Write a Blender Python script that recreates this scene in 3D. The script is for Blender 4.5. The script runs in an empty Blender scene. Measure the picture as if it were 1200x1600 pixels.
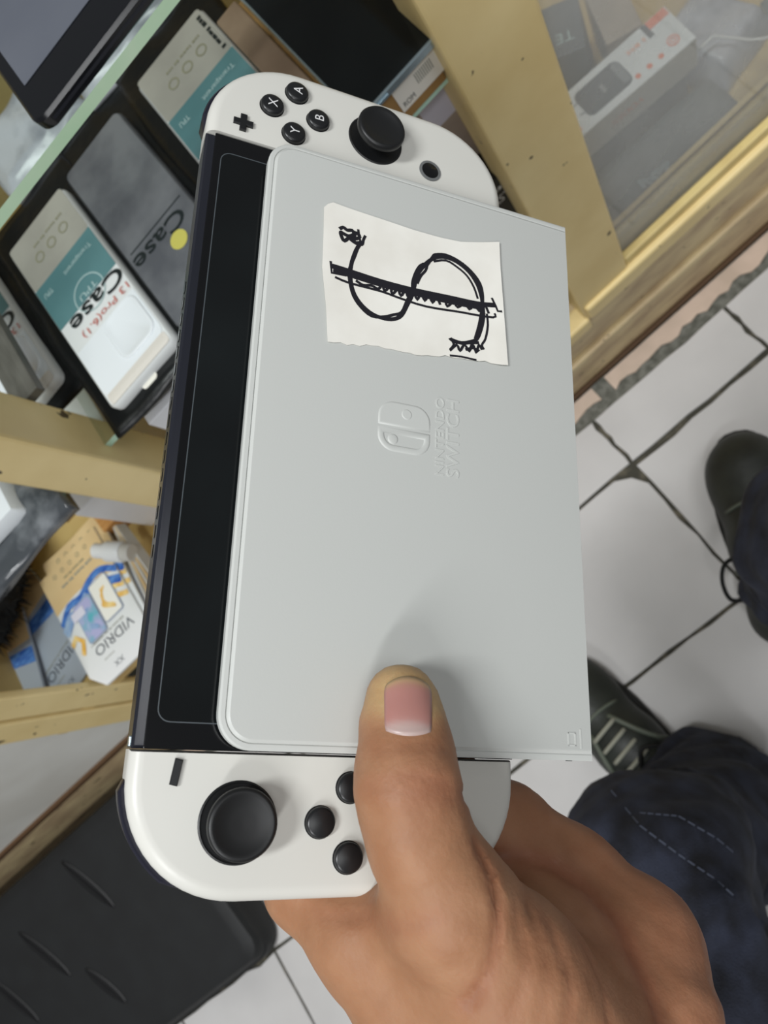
import bpy, bmesh, math, random
import numpy as np
from mathutils import Matrix, Vector

random.seed(7)
scene = bpy.context.scene
COL = scene.collection

# ------------------------------------------------------------------ camera
H = 1.1
cam_d = bpy.data.cameras.new('camera')
cam = bpy.data.objects.new('camera', cam_d)
COL.objects.link(cam)
# columns: image right, image up, backwards (world axes)
cam.matrix_world = Matrix(((0.71385, 0.65324, 0.25237, 0.0),
                           (-0.56181, 0.74934, -0.35050, 0.0),
                           (-0.41807, 0.10842, 0.90192, H),
                           (0, 0, 0, 1)))
cam_d.sensor_fit = 'AUTO'
cam_d.sensor_width = 36.0
cam_d.lens = 27.0
cam_d.clip_start = 0.01
cam_d.clip_end = 50
cam_d.dof.use_dof = True
cam_d.dof.focus_distance = 0.215
cam_d.dof.aperture_fstop = 22.0
scene.camera = cam

# ------------------------------------------------------------------ world and lights
world = bpy.data.worlds.new('room_light')
scene.world = world
world.use_nodes = True
bg = world.node_tree.nodes['Background']
bg.inputs[0].default_value = (0.96, 0.98, 1.0, 1)
bg.inputs[1].default_value = 0.22


def area(name, loc, target, sx, sy, power, color, rotz=0.0):
    l = bpy.data.lights.new(name, 'AREA')
    l.shape = 'RECTANGLE'
    l.size = sx
    l.size_y = sy
    l.energy = power
    l.color = color
    o = bpy.data.objects.new(name, l)
    COL.objects.link(o)
    o.location = loc
    o.rotation_euler = (Vector(target) - Vector(loc)).to_track_quat('-Z', 'Y').to_euler()
    return o


area('ceiling_tube_lamp', (-0.26, 0.22, 3.3), (-0.26, 0.22, 0), 0.8, 0.3, 54, (0.97, 0.99, 1.0))
area('far_ceiling_tube_lamp', (-0.8, -1.5, 3.1), (-0.8, -1.5, 0), 1.2, 0.3, 50, (0.98, 0.99, 1.0))
area('right_fill_light', (1.3, -0.9, 3.1), (1.3, -0.9, 0), 1.2, 1.2, 24, (0.98, 0.99, 1.0))  # soft fill added to brighten the right post, not a room fitting

vs = scene.view_settings
vs.view_transform = 'Standard'
vs.look = 'None'
vs.exposure = -0.31
vs.gamma = 1.0
vs.use_curve_mapping = False


# ------------------------------------------------------------------ helpers
def S(r, g, b):
    def f(c):
        c /= 255.0
        return c / 12.92 if c <= 0.04045 else ((c + 0.055) / 1.055) ** 2.4
    return (f(r), f(g), f(b), 1.0)


MATS = {}


def mat(name, col, rough=0.5, metal=0.0, col2=None, scale=40.0, lo=0.35, hi=0.65, detail=4.0,
        bump=0.0, bscale=None, coat=0.0, sss=0.0, spec=0.5, chips=None, chip_scale=60.0, chip_th=0.70,
        stretch=None, attr=None, ior=None):
    if name in MATS:
        return MATS[name]
    m = bpy.data.materials.new(name)
    m.use_nodes = True
    nt = m.node_tree
    p = nt.nodes['Principled BSDF']
    p.inputs['Base Color'].default_value = col
    p.inputs['Roughness'].default_value = rough
    p.inputs['Metallic'].default_value = metal
    p.inputs['Specular IOR Level'].default_value = spec
    p.inputs['Coat Weight'].default_value = coat
    p.inputs['Coat Roughness'].default_value = 0.08
    if ior:
        p.inputs['IOR'].default_value = ior
    if sss:
        p.inputs['Subsurface Weight'].default_value = sss
        p.inputs['Subsurface Radius'].default_value = (0.006, 0.0022, 0.0012)
        p.inputs['Subsurface Scale'].default_value = 1.0
    tc = nt.nodes.new('ShaderNodeTexCoord')
    vec = tc.outputs['Object']
    if stretch:
        mp = nt.nodes.new('ShaderNodeMapping')
        mp.inputs['Scale'].default_value = stretch
        nt.links.new(vec, mp.inputs['Vector'])
        vec = mp.outputs['Vector']

    def noise(s, d):
        n = nt.nodes.new('ShaderNodeTexNoise')
        n.inputs['Scale'].default_value = s
        n.inputs['Detail'].default_value = d
        nt.links.new(vec, n.inputs['Vector'])
        return n

    def ramp(src, a, b):
        r = nt.nodes.new('ShaderNodeMapRange')
        r.inputs['From Min'].default_value = a
        r.inputs['From Max'].default_value = b
        nt.links.new(src, r.inputs['Value'])
        return r.outputs['Result']

    def mix(fac, a, b):
        x = nt.nodes.new('ShaderNodeMix')
        x.data_type = 'RGBA'
        nt.links.new(fac, x.inputs['Factor'])
        for sock, val in ((x.inputs['A'], a), (x.inputs['B'], b)):
            if isinstance(val, tuple):
                sock.default_value = val
            else:
                nt.links.new(val, sock)
        return x.outputs['Result']

    cur = col
    if attr:
        at = nt.nodes.new('ShaderNodeAttribute')
        at.attribute_name = attr
        cur = at.outputs['Color']
    if col2 is not None:
        n = noise(scale, detail)
        if attr:
            x = nt.nodes.new('ShaderNodeMix')
            x.data_type = 'RGBA'
            x.blend_type = 'MULTIPLY'
            x.inputs['Factor'].default_value = 1.0
            nt.links.new(cur, x.inputs['A'])
            nt.links.new(mix(ramp(n.outputs['Fac'], lo, hi), (1, 1, 1, 1), col2), x.inputs['B'])
            cur = x.outputs['Result']
        else:
            cur = mix(ramp(n.outputs['Fac'], lo, hi), cur, col2)
    if chips is not None:
        n = noise(chip_scale, 2.5)
        cur = mix(ramp(n.outputs['Fac'], chip_th, chip_th + 0.02), cur, chips)
    if not isinstance(cur, tuple):
        nt.links.new(cur, p.inputs['Base Color'])
    if bump:
        n = noise(bscale or scale, 5)
        bn = nt.nodes.new('ShaderNodeBump')
        bn.inputs['Strength'].default_value = bump
        bn.inputs['Distance'].default_value = 0.002
        nt.links.new(n.outputs['Fac'], bn.inputs['Height'])
        nt.links.new(bn.outputs['Normal'], p.inputs['Normal'])
    MATS[name] = m
    return m


def glass_mat(name, tint, haze=0.0, haze_col=(0.5, 0.5, 0.5, 1), haze2=None):
    m = bpy.data.materials.new(name)
    m.use_nodes = True
    nt = m.node_tree
    nt.nodes.clear()
    out = nt.nodes.new('ShaderNodeOutputMaterial')
    tr = nt.nodes.new('ShaderNodeBsdfTransparent')
    tr.inputs['Color'].default_value = tint
    gl = nt.nodes.new('ShaderNodeBsdfGlossy')
    gl.inputs['Roughness'].default_value = 0.03
    lw = nt.nodes.new('ShaderNodeLayerWeight')
    lw.inputs['Blend'].default_value = 0.5
    pw_ = nt.nodes.new('ShaderNodeMath')
    pw_.operation = 'POWER'
    pw_.inputs[1].default_value = 4.0
    nt.links.new(lw.outputs['Facing'], pw_.inputs[0])
    ad = nt.nodes.new('ShaderNodeMath')
    ad.operation = 'MULTIPLY_ADD'
    ad.inputs[1].default_value = 0.5
    ad.inputs[2].default_value = 0.03
    nt.links.new(pw_.outputs[0], ad.inputs[0])
    mx = nt.nodes.new('ShaderNodeMixShader')
    nt.links.new(ad.outputs[0], mx.inputs[0])
    nt.links.new(tr.outputs[0], mx.inputs[1])
    nt.links.new(gl.outputs[0], mx.inputs[2])
    last = mx.outputs[0]
    if haze:
        df = nt.nodes.new('ShaderNodeBsdfDiffuse')
        df.inputs['Color'].default_value = haze_col
        m2 = nt.nodes.new('ShaderNodeMixShader')
        tc = nt.nodes.new('ShaderNodeTexCoord')
        n = nt.nodes.new('ShaderNodeTexNoise')
        n.inputs['Scale'].default_value = 14
        n.inputs['Detail'].default_value = 5
        nt.links.new(tc.outputs['Object'], n.inputs['Vector'])
        r = nt.nodes.new('ShaderNodeMapRange')
        r.inputs['From Min'].default_value = 0.3
        r.inputs['From Max'].default_value = 0.7
        r.inputs['To Min'].default_value = haze * 0.8
        r.inputs['To Max'].default_value = haze * 1.2
        nt.links.new(n.outputs['Fac'], r.inputs['Value'])
        nt.links.new(r.outputs['Result'], m2.inputs[0])
        nt.links.new(last, m2.inputs[1])
        nt.links.new(df.outputs[0], m2.inputs[2])
        last = m2.outputs[0]
    nt.links.new(last, out.inputs[0])
    MATS[name] = m
    return m


def tag(o, label=None, cat=None, group=None, kind=None):
    if label:
        o['label'] = label
    if cat:
        o['category'] = cat
    if group:
        o['group'] = group
    if kind:
        o['kind'] = kind
    return o


def empty(name, loc=(0, 0, 0), rz=0.0, mw=None):
    o = bpy.data.objects.new(name, None)
    COL.objects.link(o)
    if mw is not None:
        o.matrix_world = mw
    else:
        o.location = loc
        o.rotation_euler = (0, 0, rz)
    o.empty_display_size = 0.02
    return o


def link(name, me, mats, parent=None, smooth=False, loc=None, rot=None):
    if not isinstance(mats, (list, tuple)):
        mats = [mats]
    for m in mats:
        me.materials.append(m)
    o = bpy.data.objects.new(name, me)
    COL.objects.link(o)
    if parent is not None:
        o.parent = parent
    if loc:
        o.location = loc
    if rot:
        o.rotation_euler = rot
    if smooth:
        me.polygons.foreach_set('use_smooth', [True] * len(me.polygons))
    return o


def ring_pts(r, c, n, z):
    return [(c[0] + r * math.cos(2 * math.pi * k / n), c[1] + r * math.sin(2 * math.pi * k / n), z) for k in range(n)]


class MB:
    """collects faces; .obj() links them as one mesh object"""

    def __init__(self):
        self.v = []
        self.f = []
        self.m = []

    def add(self, vs_, fs, mi=0):
        k = len(self.v)
        self.v += [tuple(p) for p in vs_]
        self.f += [tuple(i + k for i in f) for f in fs]
        self.m += [mi] * len(fs)
        return self

    def box(self, c, s, rz=0.0, mi=0, rx=0.0, ry=0.0):
        R = Matrix.Rotation(rz, 3, 'Z') @ Matrix.Rotation(ry, 3, 'Y') @ Matrix.Rotation(rx, 3, 'X')
        vs_ = []
        for x in (-.5, .5):
            for y in (-.5, .5):
                for z in (-.5, .5):
                    vs_.append(Vector(c) + R @ Vector((x * s[0], y * s[1], z * s[2])))
        return self.add(vs_, [(0, 1, 3, 2), (4, 6, 7, 5), (0, 4, 5, 1), (2, 3, 7, 6), (0, 2, 6, 4), (1, 5, 7, 3)], mi)

    def loops(self, loops, close0=True, close1=True, mi=0):
        n = len(loops[0])
        vs_ = [p for l in loops for p in l]
        fs = []
        for a in range(len(loops) - 1):
            for i in range(n):
                j = (i + 1) % n
                fs.append((a * n + i, a * n + j, (a + 1) * n + j, (a + 1) * n + i))
        if close0:
            fs.append(tuple(reversed(range(n))))
        if close1:
            fs.append(tuple(range((len(loops) - 1) * n, len(loops) * n)))
        return self.add(vs_, fs, mi)

    def slab(self, outline, prof, mi=0):
        """outline: ccw 2d polygon; prof: list of (inset, z)"""
        return self.loops([[(p[0], p[1], z) for p in inset(outline, d)] for d, z in prof], mi=mi)

    def tube(self, path, r, n=8, mi=0, cap=True):
        rs = r if isinstance(r, (list, tuple)) else [r] * len(path)
        P = [Vector(p) for p in path]
        ls = []
        up = None
        for i, p in enumerate(P):
            t = (P[min(i + 1, len(P) - 1)] - P[max(i - 1, 0)]).normalized()
            if up is None:
                up = Vector((0, 0, 1)) if abs(t.z) < .9 else Vector((1, 0, 0))
            a = t.cross(up).normalized()
            b = a.cross(t).normalized()
            up = b
            ls.append([p + (a * math.cos(q) + b * math.sin(q)) * rs[i] for q in [2 * math.pi * k / n for k in range(n)]])
        return self.loops(ls, cap, cap, mi)

    def lathe(self, prof, c=(0, 0, 0), n=32, mi=0):
        """prof: list of (r,z) bottom to top"""
        return self.loops([[(c[0] + r * math.cos(2 * math.pi * k / n), c[1] + r * math.sin(2 * math.pi * k / n), c[2] + z)
                            for k in range(n)] for r, z in prof], mi=mi)

    def ring(self, r1, r0, c, th, n=24, mi=0):
        z = c[2]
        return self.loops([ring_pts(r1, c, n, z), ring_pts(r1, c, n, z + th), ring_pts(r0, c, n, z + th), ring_pts(r0, c, n, z)], False, False, mi)

    def obj(self, name, mats, parent=None, smooth=False, bevel=0.0, seg=2, loc=None, rot=None, sharp=None):
        me = bpy.data.meshes.new(name)
        me.from_pydata(self.v, [], self.f)
        me.polygons.foreach_set('material_index', self.m)
        bm = bmesh.new()
        bm.from_mesh(me)
        bmesh.ops.recalc_face_normals(bm, faces=bm.faces)
        if bevel:
            bmesh.ops.bevel(bm, geom=list(bm.edges), offset=bevel, segments=seg, affect='EDGES', profile=0.5)
        bm.to_mesh(me)
        bm.free()
        o = link(name, me, mats, parent, smooth, loc, rot)
        if sharp is not None and smooth:
            me.set_sharp_from_angle(angle=math.radians(sharp))
        return o


def inset(o, d):
    if d == 0:
        return list(o)
    n = len(o)
    out = []
    for i in range(n):
        a, b, c = o[i - 1], o[i], o[(i + 1) % n]
        e1 = Vector((b[0] - a[0], b[1] - a[1])).normalized()
        e2 = Vector((c[0] - b[0], c[1] - b[1])).normalized()
        n1 = Vector((-e1.y, e1.x))
        n2 = Vector((-e2.y, e2.x))
        m = n1 + n2
        l = m.length
        m = m / l if l > 1e-6 else n1
        k = d / max(0.35, m.dot(n1))
        out.append((b[0] + m.x * k, b[1] + m.y * k))
    return out


def rrect(x0, x1, y0, y1, r, seg=6):
    """ccw rounded rectangle, r = (bl, br, tr, tl) or one number"""
    if not isinstance(r, (list, tuple)):
        r = (r,) * 4
    out = []
    for (cx, cy, a0), rr in zip(((x0, y0, 180), (x1, y0, 270), (x1, y1, 0), (x0, y1, 90)), r):
        sx = 1 if cx == x0 else -1
        sy = 1 if cy == y0 else -1
        if rr <= 0:
            out.append((cx, cy))
            continue
        for k in range(seg + 1):
            a = math.radians(a0 + 90 * k / seg)
            out.append((cx + sx * rr + rr * math.cos(a), cy + sy * rr + rr * math.sin(a)))
    return out


def circle(cx, cy, r, n=24):
    return [(cx + r * math.cos(2 * math.pi * k / n), cy + r * math.sin(2 * math.pi * k / n)) for k in range(n)]


def text_mesh(body, w=None, h=None, extrude=0.0, bold=0.0, shear=0.0):
    """text as a mesh centred on its box, scaled to width w and height h"""
    cu = bpy.data.curves.new('text', 'FONT')
    cu.body = body
    cu.size = 1
    cu.shear = shear
    cu.offset = bold
    cu.resolution_u = 4
    o = bpy.data.objects.new('text', cu)
    COL.objects.link(o)
    dg = bpy.context.evaluated_depsgraph_get()
    me = bpy.data.meshes.new_from_object(o.evaluated_get(dg))
    bpy.data.objects.remove(o)
    bpy.data.curves.remove(cu)
    co = np.array([v.co[:] for v in me.vertices])
    mn, mx = co.min(0), co.max(0)
    c = (mn + mx) / 2
    sx = w / (mx[0] - mn[0]) if w else None
    sy = h / (mx[1] - mn[1]) if h else None
    sx = sx or sy
    sy = sy or sx
    me.transform(Matrix.Diagonal((sx, sy, 1, 1)) @ Matrix.Translation((-c[0], -c[1], 0)))
    if extrude:
        bm = bmesh.new()
        bm.from_mesh(me)
        bmesh.ops.remove_doubles(bm, verts=bm.verts, dist=1e-7)
        r = bmesh.ops.extrude_face_region(bm, geom=list(bm.faces))
        for e in r['geom']:
            if isinstance(e, bmesh.types.BMVert):
                e.co.z += extrude
        bmesh.ops.recalc_face_normals(bm, faces=bm.faces)
        bm.to_mesh(me)
        bm.free()
    return me


def text(name, body, m, parent, loc, w=None, h=None, rz=0.0, extrude=0.0, rot=None, shear=0.0, bold=0.0):
    me = text_mesh(body, w, h, extrude, bold, shear)
    me.materials.clear()
    return link(name, me, m, parent, loc=loc, rot=rot or (0, 0, rz))


def marks(name, m, parent, loc, w, h, rz=0.0, seed=1):
    """a line of print too small to read: a row of short blurred bars"""
    r = random.Random(seed)
    mb = MB()
    x = -w / 2
    while x < w / 2 - h * .3:
        b = min(r.uniform(.45, 1.1) * h, w / 2 - x)
        hh = h * r.uniform(.7, 1.0)
        mb.box((x + b / 2, (hh - h) / 2, .0001), (b, hh * .8, .0002))
        x += b + h * (.7 if r.random() < .2 else .22)
    return mb.obj(name, m, parent, loc=loc, rot=(0, 0, rz))


def stroke(mb, pts, width, zf, mi=0):
    """flat ribbon along 2d points at height zf(x,y)"""
    P = []
    for i in range(len(pts) - 1):
        P.append(pts[i])
        if len(pts) > 4:
            a = pts[max(i - 1, 0)]; b = pts[i]; c = pts[i + 1]; d = pts[min(i + 2, len(pts) - 1)]
            for t in (.33, .66):
                P.append(tuple(.5 * (2 * b[k] + (c[k] - a[k]) * t + (2 * a[k] - 5 * b[k] + 4 * c[k] - d[k]) * t * t
                                     + (3 * b[k] - a[k] - 3 * c[k] + d[k]) * t ** 3) for k in (0, 1)))
    P.append(pts[-1])
    L = []
    for i, p in enumerate(P):
        a = P[max(i - 1, 0)]
        b = P[min(i + 1, len(P) - 1)]
        dx, dy = b[0] - a[0], b[1] - a[1]
        l = math.hypot(dx, dy) or 1
        nx, ny = -dy / l * width / 2, dx / l * width / 2
        L.append(((p[0] + nx, p[1] + ny), (p[0] - nx, p[1] - ny)))
    vs_ = []
    for a, b in L:
        vs_ += [(a[0], a[1], zf(*a)), (b[0], b[1], zf(*b))]
    mb.add(vs_, [(2 * i, 2 * i + 1, 2 * i + 3, 2 * i + 2) for i in range(len(L) - 1)], mi)


def flat(name, outline, z, m, parent, th=0.0003):
    mb = MB()
    mb.slab(outline, [(0, z), (0, z + th)])
    return mb.obj(name, m, parent)


# ---- smooth solids from distance fields (surface nets)
def seg_sdf(P, a, b, ra, rb):
    a = np.array(a, np.float32)
    b = np.array(b, np.float32)
    d = b - a
    t = np.clip(((P - a) @ d) / (d @ d), 0, 1)
    return np.linalg.norm(P - a - t[:, None] * d, axis=1) - (ra + (rb - ra) * t)


def ell_sdf(P, c, r):
    q = (P - np.array(c, np.float32)) / np.array(r, np.float32)
    k = np.linalg.norm(q, axis=1)
    return (k - 1) * min(r)


def smin(a, b, k):
    h = np.clip(.5 + .5 * (b - a) / k, 0, 1)
    return b * (1 - h) + a * h - k * h * (1 - h)


def nets(f, lo, hi, h):
    lo = np.array(lo, np.float32)
    hi = np.array(hi, np.float32)
    n = np.ceil((hi - lo) / h).astype(int) + 1
    ax = [lo[i] + h * np.arange(n[i], dtype=np.float32) for i in range(3)]
    D = np.empty(n, np.float32)
    Y, Z = np.meshgrid(ax[1], ax[2], indexing='ij')
    st = 8
    for i in range(0, n[0], st):
        xs = ax[0][i:i + st]
        P = np.concatenate([np.stack([np.full(Y.size, x, np.float32), Y.ravel(), Z.ravel()], 1) for x in xs])
        D[i:i + st] = f(P).reshape(len(xs), n[1], n[2])
    s = D < 0
    sl = lambda o: tuple(slice(o[k], n[k] - 1 + o[k]) for k in range(3))
    corners = [(i, j, k) for i in (0, 1) for j in (0, 1) for k in (0, 1)]
    cnt = sum(s[sl(c)].astype(np.int8) for c in corners)
    act = (cnt > 0) & (cnt < 8)
    I = np.argwhere(act)
    acc = np.zeros((len(I), 3))
    num = np.zeros(len(I))
    for a in corners:
        for k in range(3):
            if a[k] == 0:
                b = list(a)
                b[k] = 1
                da = D[I[:, 0] + a[0], I[:, 1] + a[1], I[:, 2] + a[2]]
                db = D[I[:, 0] + b[0], I[:, 1] + b[1], I[:, 2] + b[2]]
                x = (da < 0) != (db < 0)
                t = np.where(x, da / np.where(x, da - db, 1), 0)
                p = np.tile(np.array(a, float), (len(I), 1))
                p[:, k] = t
                acc += p * x[:, None]
                num += x
    V = lo + h * (I + acc / num[:, None])
    idx = -np.ones(act.shape, int)
    idx[act] = np.arange(len(I))
    F = []
    for k in range(3):
        i, j = [(1, 2), (2, 0), (0, 1)][k]
        m = [slice(None)] * 3
        m2 = [slice(None)] * 3
        m[k] = slice(0, n[k] - 1)
        m2[k] = slice(1, n[k])
        E = np.argwhere(s[tuple(m)] != s[tuple(m2)])
        ok = (E[:, i] > 0) & (E[:, j] > 0) & (E[:, i] < n[i] - 1) & (E[:, j] < n[j] - 1)
        E = E[ok]
        q = []
        for di, dj in ((0, 0), (1, 0), (1, 1), (0, 1)):
            e = E.copy()
            e[:, i] -= di
            e[:, j] -= dj
            q.append(idx[e[:, 0], e[:, 1], e[:, 2]])
        Q = np.stack(q, 1)
        flip = s[E[:, 0], E[:, 1], E[:, 2]]
        Q[~flip] = Q[~flip][:, ::-1]
        F.append(Q)
    return V, np.concatenate(F)


def field_grad(f, V, e):
    g = np.zeros_like(V)
    for k in range(3):
        d = np.zeros(3)
        d[k] = e
        g[:, k] = f((V + d).astype(np.float32)) - f((V - d).astype(np.float32))
    return g / np.maximum(np.linalg.norm(g, axis=1), 1e-9)[:, None]


def poly_dist(P2, line):
    best = np.full(len(P2), 1e9)
    for a, b in zip(line[:-1], line[1:]):
        a = np.array(a)
        b = np.array(b)
        d = b - a
        t = np.clip(((P2 - a) @ d) / (d @ d), 0, 1)
        best = np.minimum(best, np.linalg.norm(P2 - a - t[:, None] * d, axis=1))
    return best


def np_mesh(name, V, F):
    me = bpy.data.meshes.new(name)
    me.from_pydata(V.tolist(), [], F.tolist())
    bm = bmesh.new()
    bm.from_mesh(me)
    bmesh.ops.recalc_face_normals(bm, faces=bm.faces)
    bm.to_mesh(me)
    bm.free()
    return me


# ------------------------------------------------------------------ materials
mat('cream_paint', S(238, 216, 158), .45, col2=S(222, 197, 136), scale=9, chips=S(92, 76, 52), chip_scale=55, chip_th=.69, bump=.08, bscale=60)
mat('yellow_paint', S(226, 206, 142), .45, col2=S(208, 184, 122), scale=12, chips=S(90, 66, 40), chip_scale=80, chip_th=.73)
mat('worn_base_paint', S(214, 194, 150), .5, col2=S(180, 156, 122), scale=14, stretch=(1, 1, 3), chips=S(70, 54, 36), chip_scale=50, chip_th=.69, bump=.15, bscale=50)
mat('brown_edge', S(88, 62, 36), .6)
mat('panel_white', S(224, 224, 218), .4, col2=S(206, 204, 196), scale=6, chips=S(90, 86, 76), chip_scale=18, chip_th=.74, bump=.02)
mat('tile_white', S(206, 204, 202), .38, col2=S(192, 190, 188), scale=5, spec=.22)
mat('grout', S(66, 64, 55), .9, col2=S(124, 116, 98), scale=40, lo=.52, hi=.78, bump=.5, bscale=200)
mat('pink_tile', S(204, 182, 164), .4, col2=S(186, 166, 148), scale=20)
mat('mortar', S(118, 118, 110), .9, col2=S(82, 82, 74), scale=90, bump=.6, bscale=200)
mat('white_plastic', S(192, 194, 190), .38, spec=.4, bump=.015, bscale=1500)
mat('joy_white', S(208, 207, 200), .36, spec=.4)
mat('black_plastic', S(22, 23, 25), .35)
mat('black_gloss', S(9, 10, 12), .12)
mat('screen_black', S(13, 15, 16), .12, spec=.35, col2=S(22, 26, 27), scale=12)
mat('edge_black', S(28, 30, 38), .3)
mat('rubber_black', S(17, 18, 19), .45)
mat('letter_white', S(215, 215, 215), .5)
mat('line_grey', S(74, 80, 84), .3)
mat('navy_black', S(24, 24, 38), .3)
mat('home_grey', S(104, 106, 106), .4)
mat('paper', S(233, 231, 223), .8, col2=S(224, 221, 212), scale=60)
mat('ink', S(24, 23, 30), .45)
mat('case_white', S(228, 232, 236), .3)
mat('card_white', S(224, 226, 226), .25, coat=.3)
mat('card_shaded', S(166, 163, 154), .3, coat=.5, col2=S(152, 149, 141), scale=20)  # card tone with the shading of its plastic wrap mixed in
mat('teal_print', S(92, 134, 138), .35, coat=.4, col2=S(78, 120, 125), scale=14)
mat('grey_print', S(112, 114, 118), .3, coat=.6, col2=S(84, 86, 92), scale=26)
mat('print_black', S(20, 30, 32), .4)
mat('print_red', S(200, 120, 110), .5)
mat('print_pale', S(176, 198, 198), .5)
mat('print_faint', S(136, 134, 112), .5)
mat('bag_black', S(14, 16, 17), .32, spec=.3, bump=.35, bscale=60)
mat('bag_grey', S(66, 70, 74), .25, coat=.4, col2=S(126, 130, 134), scale=34, lo=.5, hi=.75, bump=.6, bscale=40)
mat('silver_foil', S(190, 190, 200), .3, col2=S(120, 122, 132), scale=22, lo=.45, hi=.7, bump=.5, bscale=26)
mat('clear_film', S(222, 216, 208), .2, coat=.5)
mat('tablet_bezel', S(12, 14, 18), .2)
mat('tablet_screen', S(84, 88, 98), .12, col2=S(98, 102, 110), scale=7)
mat('silver_metal', S(170, 186, 192), .25, metal=.8)
mat('bluish_button', S(126, 146, 158), .3, metal=.5)
mat('cardboard', S(160, 124, 70), .7, col2=S(144, 108, 58), scale=30)
mat('cardboard_pale', S(176, 160, 146), .6, col2=S(160, 146, 134), scale=20)
mat('bronze', S(160, 138, 116), .35, metal=.2, col2=S(128, 106, 86), scale=16)
mat('label_white', S(226, 222, 212), .6)
mat('label_lavender', S(214, 212, 226), .6)
mat('box_black', S(34, 32, 28), .5)
mat('print_grey', S(150, 150, 140), .6)
mat('box_white', S(232, 234, 238), .45)
mat('box_side', S(206, 204, 198), .5)
mat('charger_grey', S(78, 82, 90), .5)
mat('charger_light', S(128, 132, 138), .5)
mat('print_orange', S(240, 130, 96), .5)
mat('print_orange_pale', S(244, 184, 164), .5)
mat('felt_grey', S(70, 74, 74), .7, col2=S(88, 92, 92), scale=18)
mat('card_tan', S(228, 200, 152), .45, col2=S(216, 186, 138), scale=14)
mat('swirl_blue', S(96, 144, 210), .4, col2=S(44, 88, 172), scale=90, stretch=(1, 3, 1))
mat('swirl_pale', S(168, 190, 214), .4, col2=S(130, 160, 204), scale=80)
mat('swirl_gold', S(226, 172, 72), .4, col2=S(240, 214, 150), scale=70)
mat('phone_teal', S(96, 176, 190), .3, col2=S(176, 176, 214), scale=40, lo=.4, hi=.6)
mat('phone_pale', S(236, 234, 226), .3)
mat('phone_frame', S(148, 158, 178), .3)
mat('card_grey', S(170, 178, 190), .4)
mat('fur_black', S(7, 7, 7), .9, bump=1.0, bscale=120)
mat('cap_white', S(228, 229, 230), .35, sss=0)
mat('wood_orange', S(206, 154, 92), .6, col2=S(186, 130, 70), scale=40, stretch=(1, 6, 1))
mat('inner_wood', S(206, 178, 116), .6, col2=S(190, 158, 96), scale=16)
mat('grey_bar', S(112, 110, 104), .45, col2=S(88, 86, 80), scale=24, stretch=(6, 1, 1))
mat('case_black', S(17, 18, 19), .6, col2=S(22, 24, 25), scale=20, bump=.1, bscale=400)
mat('groove_black', S(10, 10, 12), .5)
mat('denim', S(46, 51, 68), .85, col2=S(13, 14, 22), scale=38, lo=.35, hi=.7, bump=.5, bscale=900)
mat('denim_seam', S(78, 84, 100), .85)
mat('shoe_leather', S(30, 33, 29), .5, col2=S(42, 46, 40), scale=24, bump=.2, bscale=150)
mat('shoe_sole', S(26, 26, 24), .7)
mat('shoe_trim', S(92, 98, 86), .6)
mat('lace_black', S(10, 10, 10), .8)
mat('lace_light', S(150, 150, 136), .8)
mat('skin', S(200, 150, 116), .5, attr='tone', col2=(0.86, 0.80, 0.76, 1), scale=90, sss=.25, spec=.25, bump=.12, bscale=700)
mat('nail', S(205, 150, 145), .35, attr='tone', sss=.1)
mat('glass_edge', S(196, 232, 194), .25, col2=S(216, 240, 210), scale=20)
mat('green_edge', S(190, 226, 206), .25)
glass_mat('clear_glass', (0.93, 0.96, 0.94, 1))
glass_mat('dusty_glass', (0.97, 0.98, 0.98, 1), .30, S(222, 223, 219))
glass_mat('bag_film', (0.86, 0.87, 0.88, 1), .10, S(160, 162, 166))
M = MATS
# ------------------------------------------------------------------ floor
T = 0.2266
X0, Y0 = 0.0209, 0.231
YF = 0.355           # front plane of the counter
floor = MB()
floor.add([(-2.4, -1.6, -.004), (1.6, -1.6, -.004), (1.6, 1.4, -.004), (-2.4, 1.4, -.004)], [(0, 1, 2, 3)])
floor = floor.obj('floor', M['grout'])
tag(floor, 'white ceramic tiled floor with dark worn grout', kind='structure')
rt = random.Random(3)


def tile(x0, x1, y0, y1, m=None, name='tile', jit=.0011, chip=None, top=0.0):
    cs = [(x0, y0), (x1, y0), (x1, y1), (x0, y1)]
    out = []
    for k in range(4):
        a, b = cs[k], cs[(k + 1) % 4]
        for i in range(7):
            t = i / 7
            j = 0 if i == 0 else rt.gauss(0, jit)
            dx, dy = b[0] - a[0], b[1] - a[1]
            l = math.hypot(dx, dy)
            out.append((a[0] + dx * t - dy / l * j, a[1] + dy * t + dx / l * j))
    if chip:
        c, r = chip
        n = []
        for p in out:
            d = math.hypot(p[0] - c[0], p[1] - c[1])
            if d < r:
                # push chipped edge inwards along the ray to the tile centre
                cx, cy = (x0 + x1) / 2, (y0 + y1) / 2
                l = math.hypot(cx - p[0], cy - p[1])
                k = (r - d) * .62 / l
                p = (p[0] + (cx - p[0]) * k, p[1] + (cy - p[1]) * k)
            n.append(p)
        out = n
    mb = MB()
    mb.slab(out, [(0, -.008), (0, top - .0008), (.0008, top)])
    return mb.obj(name, m or M['tile_white'], floor)


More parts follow.
